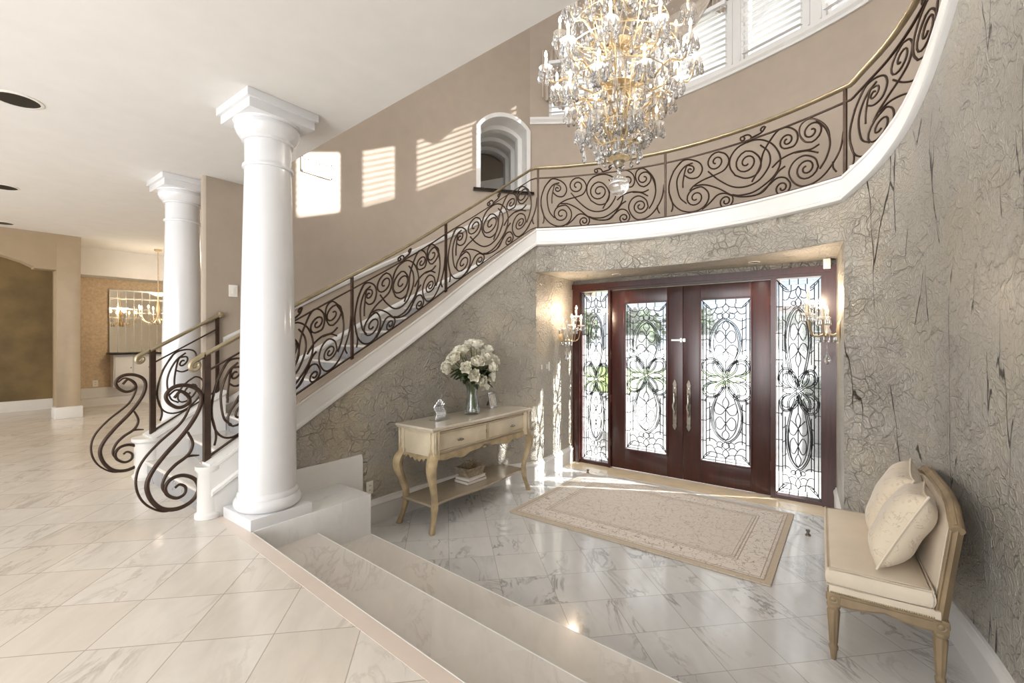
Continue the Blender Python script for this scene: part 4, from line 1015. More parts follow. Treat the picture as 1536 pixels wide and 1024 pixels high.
def bloom_mesh(seed, R):
    rnd = random.Random(seed); bm = new()
    for layer, (n, el, l) in enumerate(((7, 8, 1.0), (7, 30, .95), (6, 50, .85), (5, 66, .7), (4, 80, .5))):
        for k in range(n):
            a_ = 2 * PI * (k + .5 * (layer % 2)) / n + rnd.uniform(-.2, .2)
            M_ = Matrix.Rotation(a_, 4, 'Z') @ Matrix.Rotation(rad(el + rnd.uniform(-9, 9)), 4, 'X')
            petal(bm, M_, R * .52 * l ** .5, R * l * rnd.uniform(.9, 1.1), R * .38)
    lathe(bm, [(0, -R * .25), (R * .3, -.05 * R), (R * .45, R * .25), (R * .2, R * .55), (0, R * .6)], n=10)
    return bm
def flowers():
    rnd = random.Random(5); base_c = Vector((-3.28, 3.70, 1.47)); protos = {}
    spots = []
    tries = 0
    while len(spots) < 26 and tries < 4000:
        tries += 1
        v = Vector((rnd.gauss(0, 1), rnd.gauss(0, 1), abs(rnd.gauss(0, 1)) - .12)).normalized()
        p = Vector((v.x * .17, v.y * .30, v.z * .24)) * rnd.uniform(.86, 1.05)
        if all((p - q).length > .115 for q in spots): spots.append(p)
    for i, p in enumerate(spots):
        R = .084
        d = Vector((p.x, p.y, p.z + .12)).normalized()
        f = thing('white_flower', base_c + p, 'white ruffled bloom in the bouquet standing in the clear glass vase', 'flower', group='white flowers in the glass vase')
        k = i % 3
        if k not in protos: 
            o = obj('bloom', bloom_mesh(20 + k, R), MT['petal'], f, smooth=70); protos[k] = o.data
        else:
            o = bpy.data.objects.new('bloom', protos[k]); COL.objects.link(o); o.parent = f
        q = d.to_track_quat('Z', 'Y'); o.rotation_mode = 'QUATERNION'; o.rotation_quaternion = q; s = rnd.uniform(.85, 1.15); o.scale = (s, s, s)
        nb = Vector((-3.28 + p.x * .25, 3.68 + p.y * .1, 1.0 + rnd.uniform(0, .05))); nk = Vector((-3.28 + p.x * .12, 3.68 + p.y * .1, 1.2))
        bm = new(); tube(bm, cat3([nb, nk, base_c + p * .5 + Vector((0, 0, -.1)), base_c + p], 4), .0045, 5); obj('stem', bm, MT['stem'], f, True)
        bm = new()
        for j in range(5):
            a_ = rnd.uniform(0, 2 * PI); st_ = base_c + Vector((p.x * .45, p.y * .6, -.10 + rnd.uniform(-.05, .10)))
            M_ = Matrix.Translation(st_) @ Matrix.Rotation(a_, 4, 'Z') @ Matrix.Rotation(rad(rnd.uniform(-50, 30)), 4, 'X'); petal(bm, M_, .03, rnd.uniform(.09, .14), -.03)
        obj('leaf', bm, MT['leaf'], f, True, 60)
flowers()
pf = thing('picture_frame', (-3.36, 4.15, .962), 'small silver picture frame standing right of the vase', 'picture frame', rz=rad(8))
M_ = Matrix.Rotation(rad(-12), 4, 'Y'); bm = new()
for y0, y1_, z0, z1 in ((-.075, .075, 0, .025), (-.075, .075, .165, .19), (-.075, -.05, .025, .165), (.05, .075, .025, .165)): bbox(bm, -.01, .01, y0, y1_, z0, z1, .003, M_)
obj('frame', bm, MT['silver'], pf)
bm = new(); box(bm, -.004, .004, -.05, .05, .025, .165, M_); obj('photo', bm, MT['paper'], pf)
bm = new(); box(bm, -.09, -.085, -.02, .02, .0, .13, Matrix.Rotation(rad(18), 4, 'Y')); obj('easel_back', bm, MT['dark'], pf)
cs = thing('glass_sculpture', (-3.30, 3.22, .962), 'small clear glass tabletop sculpture on the near end of the console', 'ornament')
bm = new(); bbox(bm, -.06, .06, -.09, .09, 0, .012, .003); obj('base', bm, MT['crystal_thin'], cs)
bm = new()
for k in range(7):
    y = -.06 + .02 * k; tube(bm, cat3([(0, y, .01), (.012, y + .006, .07), (-.01, y - .006, .13), (.0, y + .003, .16 + .05 * math.sin(PI * k / 6))], 4), .007, 6)
for k in range(3): tube(bm, [(0, -.06, .05 + .045 * k), (0, .06, .05 + .045 * k)], .005, 6)
obj('rods', bm, MT['crystal'], cs)
# bowl on books on the lower shelf
for k, (z0, z1, w, l, c) in enumerate(((.251, .285, .10, .15, (160, 148, 130)), (.286, .312, .095, .14, (226, 222, 214)))):
    b_ = thing('book', (-3.28, 3.66, z0), ('grey bound book at the bottom of the pair on the console shelf', 'pale book lying under the carved box on the console shelf')[k], 'book', rz=rad(4 * k - 2), group='books on the console shelf')
    h = z1 - z0; bm = new(); bbox(bm, -w, w, -l, l, 0, .004, .001); bbox(bm, -w, w, -l, l, h - .004, h, .001); bbox(bm, -w, -w + .004, -l, l, 0, h, .001); obj('cover', bm, pmat('book_cloth', c, .6, var=.1), b_)
    bm = new(); box(bm, -w + .004, w - .005, -l + .006, l - .006, .004, h - .004); obj('pages', bm, MT['plate'], b_)
bx = thing('carved_box', (-3.28, 3.66, .313), 'flared carved wood box with dried sprigs on the books', 'box')
bm = new()
P0 = [(-.085, -.125), (.085, -.125), (.085, .125), (-.085, .125)]
rings = []
for s, z in ((.85, 0), (.88, .01), (1.0, .06), (1.12, .085), (1.15, .1), (1.05, .1), (.95, .07), (.8, .03)): rings.append([bm.verts.new((x * s, y * s, z)) for x, y in P0])
bm.faces.new(rings[0]); bm.faces.new(rings[-1][::-1])
for A_, B_ in zip(rings, rings[1:]):
    for i in range(4): bm.faces.new((A_[i], A_[(i + 1) % 4], B_[(i + 1) % 4], B_[i]))
obj('bowl', bm, pmat('carved_grey_wood', (150, 136, 116), .6, var=.4, scale=24, bump=.6, bscale=50), bx, smooth=0)
bm = new(); rnd = random.Random(3)
for k in range(9): tube(bm, cat3([(0, rnd.uniform(-.08, .08), .05), (rnd.uniform(-.03, .03), rnd.uniform(-.1, .1), .11), (rnd.uniform(-.07, .07), rnd.uniform(-.1, .1), .16)], 4), .003, 5)
obj('dried_sprig', bm, MT['wood'], bx)

# ------------------------------------------------------------------ settee and pillows
SR = rad(2.6); SE = (0.13, 3.62)
se = thing('settee', (SE[0], SE[1], 0), 'cream upholstered settee with carved gilt wood frame against the right wall', 'settee', rz=SR)
SL, SX0, SX1 = .545, -.255, .235
bm = new()
def seat_cushion(bm, x0, x1, y0, y1_, z0, z1):
    t = new(); box(t, x0, x1, y0, y1_, z0, z1); bmesh.ops.subdivide_edges(t, edges=t.edges[:], cuts=7, use_grid_fill=True)
    cx_, cy_ = (x0 + x1) / 2, (y0 + y1_) / 2
    for v in t.verts:
        u = (v.co.x - cx_) / ((x1 - x0) / 2); w = (v.co.y - cy_) / ((y1_ - y0) / 2); h = (v.co.z - (z0 + z1) / 2) / ((z1 - z0) / 2)
        if h > .99: v.co.z += .03 * (1 - u ** 4) * (1 - w ** 4)
        bul = .012 * (1 - h * h)
        if abs(u) > .99: v.co.x += math.copysign(bul, u)
        if abs(w) > .99: v.co.y += math.copysign(bul, w)
    bmesh.ops.bevel(t, geom=[e for e in t.edges if len(e.link_faces) == 2 and e.calc_face_angle(0) > .6], offset=.012, segments=2, affect='EDGES'); merge(bm, t)
seat_cushion(bm, SX0 - .005, SX1 - .06, -SL + .005, SL - .005, .415, .515)
cu = obj('seat_cushion', bm, MT['fabric'], se, smooth=50)
bm = new()
for z in (.512, .42):
    x0, x1, y0 = SX0 - .008, SX1 - .06, SL - .002; tube(bm, [(x0, -y0, z), (x1, -y0, z), (x1, y0, z), (x0, y0, z)], .005, 6, True)
obj('piping', bm, MT['fabric'], cu)
bm = new(); bbox(bm, SX0, SX1 - .03, -SL, SL, .375, .418, .006); obj('seat_base', bm, MT['fabric'], se)
bm = new()
for i in range(46): lathe(bm, [(0, 0), (.006, .001), (0, .005)], (0, 0, 0), 6, Matrix.Translation((SX0 + .01 + .42 * i / 45, -SL, .383)) @ Matrix.Rotation(rad(90), 4, 'X'))
for i in range(100): lathe(bm, [(0, 0), (.006, .001), (0, .005)], (0, 0, 0), 6, Matrix.Translation((SX0, -SL + .02 + 1.05 * i / 99, .383)) @ Matrix.Rotation(rad(-90), 4, 'Y'))
obj('nailhead_trim', bm, MT['brass'], se)
def rail_bm(p0, p1):
    p0, p1 = Vector(p0), Vector(p1); d = p1 - p0; n = 30; bm = new(); nr = Vector((-d.y, d.x, 0)).normalized(); rings = []
    for i in range(n + 1):
        f = i / n; q = p0 + d * f; zb = .315 + .018 * math.sin(PI * f) ** 2 - .012 * abs(math.sin(2 * PI * f))
        rings.append([bm.verts.new(q + nr * a_ + Vector((0, 0, z))) for a_, z in ((-.014, zb), (.014, zb), (.02, zb + .012), (.014, .36), (.02, .368), (.02, .378), (-.02, .378), (-.02, .368), (-.014, .36), (-.02, zb + .012))])
    for A_, B_ in zip(rings, rings[1:]):
        for k in range(10): bm.faces.new((A_[k], A_[(k + 1) % 10], B_[(k + 1) % 10], B_[k]))
    bm.faces.new(rings[0]); bm.faces.new(rings[-1][::-1]); return bm
fx, bx_ = SX0 + .022, SX1 - .03
for p0, p1 in (((fx, -SL + .02), (fx, SL - .02)), ((bx_, -SL + .02), (bx_, SL - .02)), ((fx, -SL + .02), (bx_, -SL + .02)), ((fx, SL - .02), (bx_, SL - .02))):
    obj('seat_rail', rail_bm((*p0, 0), (*p1, 0)), MT['wood'], se)
def turned_leg(x, y, zt=.31):
    bm = new(); n = 32; rings = []
    prof = [(.0, .011), (.012, .014), (.05, .018), (.06, .022), (.075, .023), (.085, .017), (.1, .0185), (.2, .024), (.27, .029), (.285, .026), (.292, .031), (.305, .033), (zt, .03)]
    for z, r in prof:
        fl = .0022 if .1 <= z <= .27 else 0
        rings.append([bm.verts.new((x + (r + fl * math.cos(8 * 2 * PI * k / n)) * math.cos(2 * PI * k / n), y + (r + fl * math.cos(8 * 2 * PI * k / n)) * math.sin(2 * PI * k / n), z)) for k in range(n)])
    for A_, B_ in zip(rings, rings[1:]):
        for k in range(n): bm.faces.new((A_[k], A_[(k + 1) % n], B_[(k + 1) % n], B_[k]))
    bm.faces.new(rings[0][::-1]); bm.faces.new(rings[-1])
    bbox(bm, x - .03, x + .03, y - .03, y + .03, zt - .002, .378, .004)
    for ax in range(4):
        M_ = Matrix.Translation((x, y, .345)) @ Matrix.Rotation(ax * PI / 2, 4, 'Z') @ Matrix.Translation((.03, 0, 0)) @ Matrix.Rotation(rad(90), 4, 'Y'); lathe(bm, [(.018, 0), (.02, .004), (.014, .002), (.008, .006), (0, .007)], (0, 0, 0), 12, M_)
    obj('leg', bm, MT['wood'], se, smooth=40)
for x in (fx, bx_):
    for y in (-SL + .03, SL - .03): turned_leg(x, y)
# back: posts and crest of one frame, leaning; low corners rising to the middle
def bp(y, z): return Vector((bx_ + (z - .37) * .13 - .0, y, z))
for sy in (-1, 1):
    bm = new(); yy = sy * (SL - .03)
    tube(bm, [bp(yy, .36), bp(yy, .6), bp(yy, .84)], [.028, .026, .027], 4); 
    for o in (-.012, .012): tube(bm, [bp(yy + o, .38) + Vector((-.022, 0, 0)), bp(yy + o, .84) + Vector((-.022, 0, 0))], .006, 6)
    obj('back_post', bm, MT['wood'], se)
crest = [(-SL + .005, .835), (-SL + .03, .85), (-SL + .17, .915), (-SL + .30, .935), (0, .94), (SL - .3, .935), (SL - .17, .915), (SL - .03, .85), (SL - .005, .835)]
bm = new()
tube(bm, [bp(y, z) for y, z in crest], .028, 8)
for o, zz in ((-.026, .004), (-.008, .026)): tube(bm, [bp(y, z) + Vector((o, 0, zz)) for y, z in crest], .008, 6)
obj('crest_rail', bm, MT['wood'], se, smooth=50)
bm = new(); n = 16; F_, K_ = [], []
for i in range(n + 1):
    y = -SL + .055 + (2 * SL - .11) * i / n
    zt = None
    for (ya, za), (yb, zb_) in zip(crest, crest[1:]):
        if ya <= y <= yb: zt = za + (zb_ - za) * (y - ya) / (yb - ya) - .02
    for lst, off in ((F_, -.03), (K_, .022)):
        lst.append([bm.verts.new(bp(y, .40 + (zt - .40) * j / 8) + Vector((off - (.022 * math.sin(PI * i / n) ** .5 * math.sin(PI * j / 8) ** .5 if off < 0 else 0), 0, 0))) for j in range(9)])
for lst in (F_, K_):
    for A_, B_ in zip(lst, lst[1:]):
        for j in range(8): bm.faces.new((A_[j], A_[j + 1], B_[j + 1], B_[j]))
for i in range(n):
    for j in (0, 8): bm.faces.new((F_[i][j], F_[i + 1][j], K_[i + 1][j], K_[i][j]))
for i in (0, n):
    for j in range(8): bm.faces.new((F_[i][j], F_[i][j + 1], K_[i][j + 1], K_[i][j]))
obj('back_cushion', bm, MT['fabric'], se, smooth=60)
def pillow(M_, label, s=.235, th=.10):
    r = thing('throw_pillow', (0, 0, 0), label, 'pillow', group='throw pillows on the settee'); r.matrix_basis = M_
    n = 16; bm = new(); tops = []
    def shp(u, v):
        k = 1 - .10 * (1 - abs(u) ** 2) * abs(v) ** 4; l = 1 - .10 * (1 - abs(v) ** 2) * abs(u) ** 4
        h = th * ((1 - u ** 4) * (1 - v ** 4)) ** .6 * (1 + .04 * math.sin(7 * u + 3 * v))
        return u * s * l, v * s * k, h
    for sg in (1, -1):
        g = [[bm.verts.new((shp(-1 + 2 * i / n, -1 + 2 * j / n)[0], shp(-1 + 2 * i / n, -1 + 2 * j / n)[1], sg * shp(-1 + 2 * i / n, -1 + 2 * j / n)[2])) for j in range(n + 1)] for i in range(n + 1)]
        for i in range(n):
            for j in range(n): bm.faces.new((g[i][j], g[i + 1][j], g[i + 1][j + 1], g[i][j + 1]))
    bmesh.ops.remove_doubles(bm, verts=bm.verts[:], dist=1e-5); obj('cover', bm, MT['pillow'], r, smooth=80)
    bm = new(); pts = [shp(-1 + 2 * i / n, -1) for i in range(n)] + [shp(1, -1 + 2 * i / n) for i in range(n)] + [shp(1 - 2 * i / n, 1) for i in range(n)] + [shp(-1, 1 - 2 * i / n) for i in range(n)]
    tube(bm, [(p[0], p[1], 0) for p in pts], .006, 6, True); obj('piping', bm, MT['fabric'], r)
RS = Matrix.Translation((SE[0], SE[1], 0)) @ Matrix.Rotation(SR, 4, 'Z')
pillow(RS @ Matrix.Translation((.085, -.27, .745)) @ Matrix.Rotation(rad(-8), 4, 'Z') @ Matrix.Rotation(rad(-64), 4, 'Y') @ Matrix.Rotation(rad(4), 4, 'Z'), 'ivory patterned throw pillow at the near end of the settee')
pillow(RS @ Matrix.Translation((.09, .13, .755)) @ Matrix.Rotation(rad(-4), 4, 'Z') @ Matrix.Rotation(rad(-68), 4, 'Y') @ Matrix.Rotation(rad(-4), 4, 'Z'), 'ivory patterned throw pillow tucked behind the nearer pillow')

# ------------------------------------------------------------------ lamps with candles
def flame_bm(z):
    bm = new(); lathe(bm, [(.004, z), (.010, z + .008), (.0125, z + .02), (.009, z + .036), (.004, z + .048), (0, z + .056)], n=10); return bm
def drop_bm(l=.07, w=.016):
    bm = new(); lathe(bm, [(0, 0), (.003, -.004), (.005, -.012), (.003, -.016), (.006, -.02 - .0 * l), (w * .7, -.02 - l * .45), (w, -.02 - l * .68), (w * .75, -.02 - l * .88), (0, -.02 - l)], n=6)
    return bm
def oct_chain(bm, pts, r=.007):
    for p in pts: lathe(bm, [(0, -r * 1.3), (r, 0), (0, r * 1.3)], p, 5)
def candle_arm(root, pts, r, cup, M_=None, sub=True):
    """arm tube ending under a glass dish, candle sleeve and lit bulb at the tip"""
    bm = new(); P = cat3(pts, 6); n = len(P); tube(bm, P, [r * (1.25 - .45 * i / (n - 1)) for i in range(n)], 6)
    arm = obj('arm', bm, cup, root, smooth=60); e = Vector(pts[-1])
    bm = new(); lathe(bm, [(.006, -.004), (.03, .002), (.052, .016), (.056, .02), (.05, .019), (.028, .008), (.006, .006)], e, 14); obj('bobeche', bm, MT['crystal_thin'], arm, smooth=60)
    bm = new(); lathe(bm, [(.013, 0), (.015, .012), (.012, .02), (.0115, .1), (.009, .104)], e, 10); obj('candle_sleeve', bm, MT['candle'], arm)
    bm = flame_bm(.104); bm.transform(Matrix.Translation(e)); obj('bulb', bm, MT['flame'], arm, smooth=60)
    return arm, e

CX, CY = -1.5, 3.45
ch = thing('chandelier', (CX, CY, ZTOP), 'huge tiered gilt and crystal chandelier with lit candle bulbs over the entry', 'chandelier')
ch.location = (CX, CY, 0)
bm = new()
lathe(bm, [(.012, 3.12), (.03, 3.16), (.05, 3.2), (.02, 3.26), (.03, 3.34), (.055, 3.42), (.025, 3.5), (.04, 3.6), (.065, 3.68), (.03, 3.78), (.04, 3.9), (.07, 3.98), (.03, 4.1), (.05, 4.25), (.07, 4.38), (.03, 4.5), (.05, 4.7), (.02, 4.95), (.012, 5.1)], n=16); obj('stem', bm, MT['crystal'], ch, smooth=60)
bm = new()
for z, r in ((3.22, .09), (3.46, .12), (3.80, .13), (4.14, .12), (4.50, .1), (4.92, .06)): lathe(bm, [(.02, z - .03), (r * .6, z - .02), (r, z), (r * .9, z + .012), (r * .5, z + .02), (.02, z + .045)], n=20)
obj('gilt_collar', bm, MT['gold'], ch, smooth=50)
bm = new(); tube(bm, [(0, 0, 5.05), (0, 0, 7.3)], .008, 8)
for k in range(34): lathe(bm, [(.006, -.025), (.018, 0), (.006, .025)], (0, 0, 5.15 + .063 * k), 8)
obj('chain', bm, MT['gold'], ch)
bm = new(); lathe(bm, [(0, 7.2), (.05, 7.22), (.13, 7.33), (.14, 7.4), (0, 7.4)], n=24); obj('canopy', bm, MT['gold'], ch)
bm = new(); lathe(bm, [(.0, 2.925)] + [(.082 * math.sin(PI * i / 12), 3.007 - .082 * math.cos(PI * i / 12)) for i in range(1, 12)] + [(.012, 3.09), (.018, 3.105), (.012, 3.14), (0, 3.15)], n=20); obj('crystal_ball', bm, MT['crystal_clear'], ch, smooth=30)
tiers = [(6, .30, 3.40, 3.46, .3), (8, .44, 3.62, 3.70, .1), (10, .585, 3.82, 3.96, .0), (9, .50, 4.14, 4.24, .25), (6, .36, 4.45, 4.53, .1), (5, .22, 4.72, 4.84, .4)]
tips = []; drop_pts = []
for n, R, z0, z1, ph in tiers:
    for k in range(n):
        a_ = 2 * PI * (k + ph) / n; c, s = math.cos(a_), math.sin(a_); jr = R * random.uniform(.93, 1.05); jz = random.uniform(-.03, .05)
        P = [(c * .05, s * .05, z0 - .02), (c * jr * .25, s * jr * .25, z0 - .07), (c * jr * .5, s * jr * .5, z0 - .03), (c * jr * .72, s * jr * .72, z0 + .05), (c * jr * .9, s * jr * .9, z0 + .02), (c * jr, s * jr, z1 + jz - .0)]
        arm, e = candle_arm(ch, P, .0085, MT['gold']); tips.append((e, a_, R)); 
        for j in range(7):
            b_ = a_ + 2 * PI * j / 7; drop_pts.append((e + Vector((math.cos(b_) * .05, math.sin(b_) * .05, .012)), random.choice((.07, .085, .10))))
        for f in (.45, .75): drop_pts.append((Vector((c * jr * f, s * jr * f, z0 - .03 + (.07 if f > .6 else 0))), .09))
# rings of pendants hung from gilt hoops
for k in range(150):
    z = random.uniform(3.35, 4.9); Rz = .5 - abs(z - 3.95) * .36; a_ = random.uniform(0, 2 * PI); q = Rz * random.uniform(.35, 1.0)
    drop_pts.append((Vector((q * math.cos(a_), q * math.sin(a_), z)), random.choice((.09, .11, .13))))
for z, R, n, l in ((3.30, .17, 14, .08), (3.45, .25, 18, .08), (3.62, .33, 22, .09), (3.80, .40, 24, .09), (4.02, .45, 26, .09), (4.26, .38, 22, .09), (4.55, .26, 18, .1), (4.85, .16, 12, .1)):
    bm = new(); tube(bm, [(R * math.cos(2 * PI * k / 40), R * math.sin(2 * PI * k / 40), z) for k in range(40)], .004, 5, True)
    for k in range(6): tube(bm, [(R * math.cos(k * PI / 3), R * math.sin(k * PI / 3), z), (.06 * math.cos(k * PI / 3), .06 * math.sin(k * PI / 3), z + .05)], .004, 5)
    obj('hoop', bm, MT['gold'], ch, smooth=60)
    for k in range(n): drop_pts.append((Vector((R * math.cos(2 * PI * k / n), R * math.sin(2 * PI * k / n), z)), l * random.uniform(.85, 1.2)))
# scrolling gilt sprays rising between the arms
bm = new()
for k in range(26):
    a_ = 2 * PI * k / 26 + random.uniform(-.1, .1); c, s = math.cos(a_), math.sin(a_); R = random.uniform(.22, .46); z = random.uniform(3.4, 4.5)
    pts = []
    for i in range(20):
        f = i / 19; r = .05 + (R - .05) * math.sin(f * PI * .6); pts.append((c * r, s * r, z + .28 * f - .1 * math.sin(f * PI * 2)))
    for i in range(1, 12): f = i / 11; q = Vector(pts[19]); rr2 = .035 * (1 - f * .7); pts.append((q.x - c * rr2 * (1 - math.cos(f * 5)), q.y - s * rr2 * (1 - math.cos(f * 5)), q.z + rr2 * math.sin(f * 5)))
    tube(bm, pts, .005, 5)
obj('gilt_spray', bm, MT['gold'], ch, smooth=60)
protoD = {}
# the drops that face the hall are parts of their own, the others share one mesh
F0 = Vector((-math.sin(rad(36.7)), math.cos(rad(36.7)), 0))
drop_pts.sort(key=lambda t: (Vector(t[0]).dot(F0)))
rest = new()
for i, (p, l) in enumerate(drop_pts):
    if i < 100:
        kk = round(l, 2)
        if kk not in protoD:
            o = obj('crystal_drop', drop_bm(kk, .02), MT['crystal'], ch, smooth=0); protoD[kk] = o.data
        else:
            o = bpy.data.objects.new('crystal_drop', protoD[kk]); COL.objects.link(o); o.parent = ch
        o.location = p; o.rotation_euler = (0, 0, random.uniform(0, 1))
    else:
        t = drop_bm(l, .02); t.transform(Matrix.Translation(p)); merge(rest, t)
obj('crystal_pendants', rest, MT['crystal'], ch, smooth=0, kind='stuff')
bm = new()
for i, (e, a_, R) in enumerate(tips):
    nx = None
    for e2, a2, R2 in tips:
        if R2 == R and e2 is not e and 0 < ((a2 - a_) % (2 * PI)) < 1.4: nx = e2
    if nx is None: continue
    for d_ in (.12,):
        oct_chain(bm, [tuple(e.lerp(nx, j / 11) * 1.0 + Vector((0, 0, -d_ * 4 * (j / 11) * (1 - j / 11)))) for j in range(1, 11)])
    top = Vector((e.x * .25, e.y * .25, e.z + .42)); oct_chain(bm, [tuple(e.lerp(top, j / 14) + Vector((0, 0, -.10 * 4 * (j / 14) * (1 - j / 14)))) for j in range(1, 14)], .006)
obj('bead_swags', bm, MT['crystal'], ch, smooth=0, kind='stuff')

def sconce(loc, rz, label):
    r = thing('wall_sconce', loc, label, 'wall sconce', rz=rz, group='crystal wall sconces by the doors')   # +x points away from the wall
    bm = new(); lathe(bm, [(0, .03), (.02, .028), (.045, .014), (.055, 0)], (0, 0, 0), 20, Matrix.Rotation(rad(90), 4, 'Y') @ Matrix.Scale(1.6, 4, (1, 0, 0))); obj('backplate', bm, MT['gold'], r)
    bm = new(); lathe(bm, [(.008, -.1), (.02, -.06), (.035, -.02), (.018, .02), (.03, .07), (.012, .12), (.018, .18), (0, .24)], (.1, 0, 0), 14); obj('centre_stem', bm, MT['crystal_thin'], r, smooth=60)
    bm = new(); tube(bm, cat3([(0, 0, -.02), (.05, 0, -.05), (.1, 0, -.03)], 5), .009, 8); obj('bracket', bm, MT['gold'], r)
    dp = []
    for a_, R, z in ((-80, .15, .10), (-40, .2, .14), (0, .15, .26), (40, .2, .14), (80, .15, .10)):
        c, s = math.cos(rad(a_)), math.sin(rad(a_))
        arm, e = candle_arm(r, [(.1, 0, -.02), (.1 + c * R * .4, s * R * .4, -.06), (.1 + c * R * .8, s * R * .8, -.03), (.1 + c * R, s * R, z)], .007, MT['brass'])
        for j in range(6): dp.append((e + Vector((math.cos(j) * .05, math.sin(j) * .05, .012)), .05))
    for k in range(10): dp.append((Vector((.1 + .07 * math.cos(2 * PI * k / 10), .07 * math.sin(2 * PI * k / 10), -.05)), .07))
    for p, l in dp: 
        o = bpy.data.objects.new('crystal_drop', SD); COL.objects.link(o); o.parent = r; o.location = p
    bm = new(); lathe(bm, [(0, 0), (.004, -.1), (.006, -.12), (.03, -.17), (.033, -.19), (.02, -.22), (0, -.235)], (.1, 0, -.1), 8); obj('pendalogue', bm, MT['crystal'], r, smooth=0)
    return r
_b = drop_bm(.055, .013); SD = bpy.data.meshes.new('crystal_drop'); _b.to_mesh(SD); _b.free(); SD.materials.append(MT['crystal'])
sconce((-3.212, 5.42, 1.80), 0.0, 'crystal candle wall sconce on the left alcove wall above the switches')
sconce((-.085, 5.22, 1.86), PI, 'crystal candle wall sconce in front of the right side window')

# ------------------------------------------------------------------ small wall fittings
def plate(name, loc, rz, w, h, label, cat_, group=None, n=1, holes=False):
    r = thing(name, loc, label, cat_, rz=rz, group=group); bm = new(); bbox(bm, -.002, .008, -w / 2, w / 2, -h / 2, h / 2, .003); obj('cover_plate', bm, MT['plate'], r)
    for k in range(n):
        y = (k - (n - 1) / 2) * .046
        if holes:
            for z in (-.022, .022):
                bm = new(); bbox(bm, .006, .0095, y - .016, y + .016, z - .014, z + .014, .002); s_ = obj('socket', bm, MT['candle'], r)
                bm = new(); box(bm, .0085, .0105, y - .008, y - .005, z - .006, z + .006); box(bm, .0085, .0105, y + .005, y + .008, z - .006, z + .006); obj('slot', bm, MT['dark'], s_)
        else:
            bm = new(); bbox(bm, .006, .012, y - .014, y + .014, -.03, .03, .003); obj('rocker', bm, MT['plate'], r)
def on_wall(path, x, y):
    best = min(range(1, len(path) - 1), key=lambda i: (path[i][0] - x) ** 2 + (path[i][1] - y) ** 2)
    a_, b_ = path[best - 1], path[best + 1]; return math.atan2(b_[1] - a_[1], b_[0] - a_[0]) - PI / 2, path[best]
plate('light_switch', (-5.248, 2.10, 2.28), 0, .085, .125, 'white switch plate on the taupe wall between the columns', 'light switch')
plate('light_switch', (-3.188, 4.90, 1.41), 0.06, .05, .12, 'slim switch plate on the alcove wall, nearest its corner', 'light switch', 'switch plates on the alcove wall')
plate('light_switch', (-3.197, 5.06, 1.41), 0.06, .12, .12, 'wide double switch plate on the alcove wall under the sconce', 'light switch', 'switch plates on the alcove wall', 2)
plate('wall_outlet', (-3.672, 2.66, .36), 0, .075, .12, 'white outlet on the papered wall beside the plinth block', 'outlet', 'white wall outlets', 1, True)
plate('wall_outlet', (-3.585, 3.98, .40), .25, .075, .12, 'white outlet on the papered wall behind the console', 'outlet', 'white wall outlets', 1, True)
bm = new(); bbox(bm, -.235, -.17, 5.72, 5.77, 2.5, 2.605, .006); tag(obj('alarm_sensor', bm, MT['plate']), 'small white alarm sensor at the top right door frame corner', 'sensor', kind='thing')
vt = thing('air_vent', (-5.245, 3.04, 3.86), 'white air vent grille high on the taupe wall', 'air vent'); w, h = .4, .19; bm = new()
for y0, y1_, z0, z1 in ((-w / 2, w / 2, -h / 2, -h / 2 + .025), (-w / 2, w / 2, h / 2 - .025, h / 2), (-w / 2, -w / 2 + .025, -h / 2, h / 2), (w / 2 - .025, w / 2, -h / 2, h / 2)): bbox(bm, -.003, .014, y0, y1_, z0, z1, .003)
obj('frame', bm, MT['plate'], vt)
bm = new(); box(bm, -.002, .001, -w / 2 + .02, w / 2 - .02, -h / 2 + .02, h / 2 - .02); obj('duct_shade', bm, MT['vent_dark'], vt)  # flat dark sheet, colour stands in for the shade behind the louvres
bm = new()
for k in range(17):
    t = new(); box(t, -.006, .006, -.0012, .0012, -h / 2 + .022, h / 2 - .022); merge(bm, t, Matrix.Translation((.006, -w / 2 + .035 + .0206 * k, 0)) @ Matrix.Rotation(rad(35), 4, 'Z'))
obj('louvre', bm, MT['plate'], vt, smooth=0)
def can_light(x, y, z, r, label, group):
    t = thing('recessed_light', (x, y, z + .002), label, 'recessed light', group=group)
    bm = new(); lathe(bm, [(r, -.0), (r * 1.16, -.001), (r * 1.16, -.006), (r, -.009), (r, -.0)], n=28); obj('trim_ring', bm, MT['plate'], t)
    bm = new(); lathe(bm, [(r, -.006), (r * .8, -.004), (r * .45, -.002), (0, -.001)], n=28); obj('baffle', bm, MT['dark'], t)
can_light(-4.63, .48, ZC, .115, 'dark recessed ceiling light nearest the big column', 'recessed lights in the hall ceiling')
can_light(-7.42, .66, ZC, .115, 'dark recessed ceiling light in the middle of the left edge', 'recessed lights in the hall ceiling')
can_light(-9.75, .86, ZC, .115, 'dark recessed ceiling light just above the arched wall', 'recessed lights in the hall ceiling')
can_light(-.85, 5.56, 2.61, .05, 'small recessed light in the alcove ceiling above the right door', 'recessed lights in the alcove ceiling')
can_light(-2.45, 5.56, 2.61, .05, 'small recessed light in the alcove ceiling above the left door', 'recessed lights in the alcove ceiling')

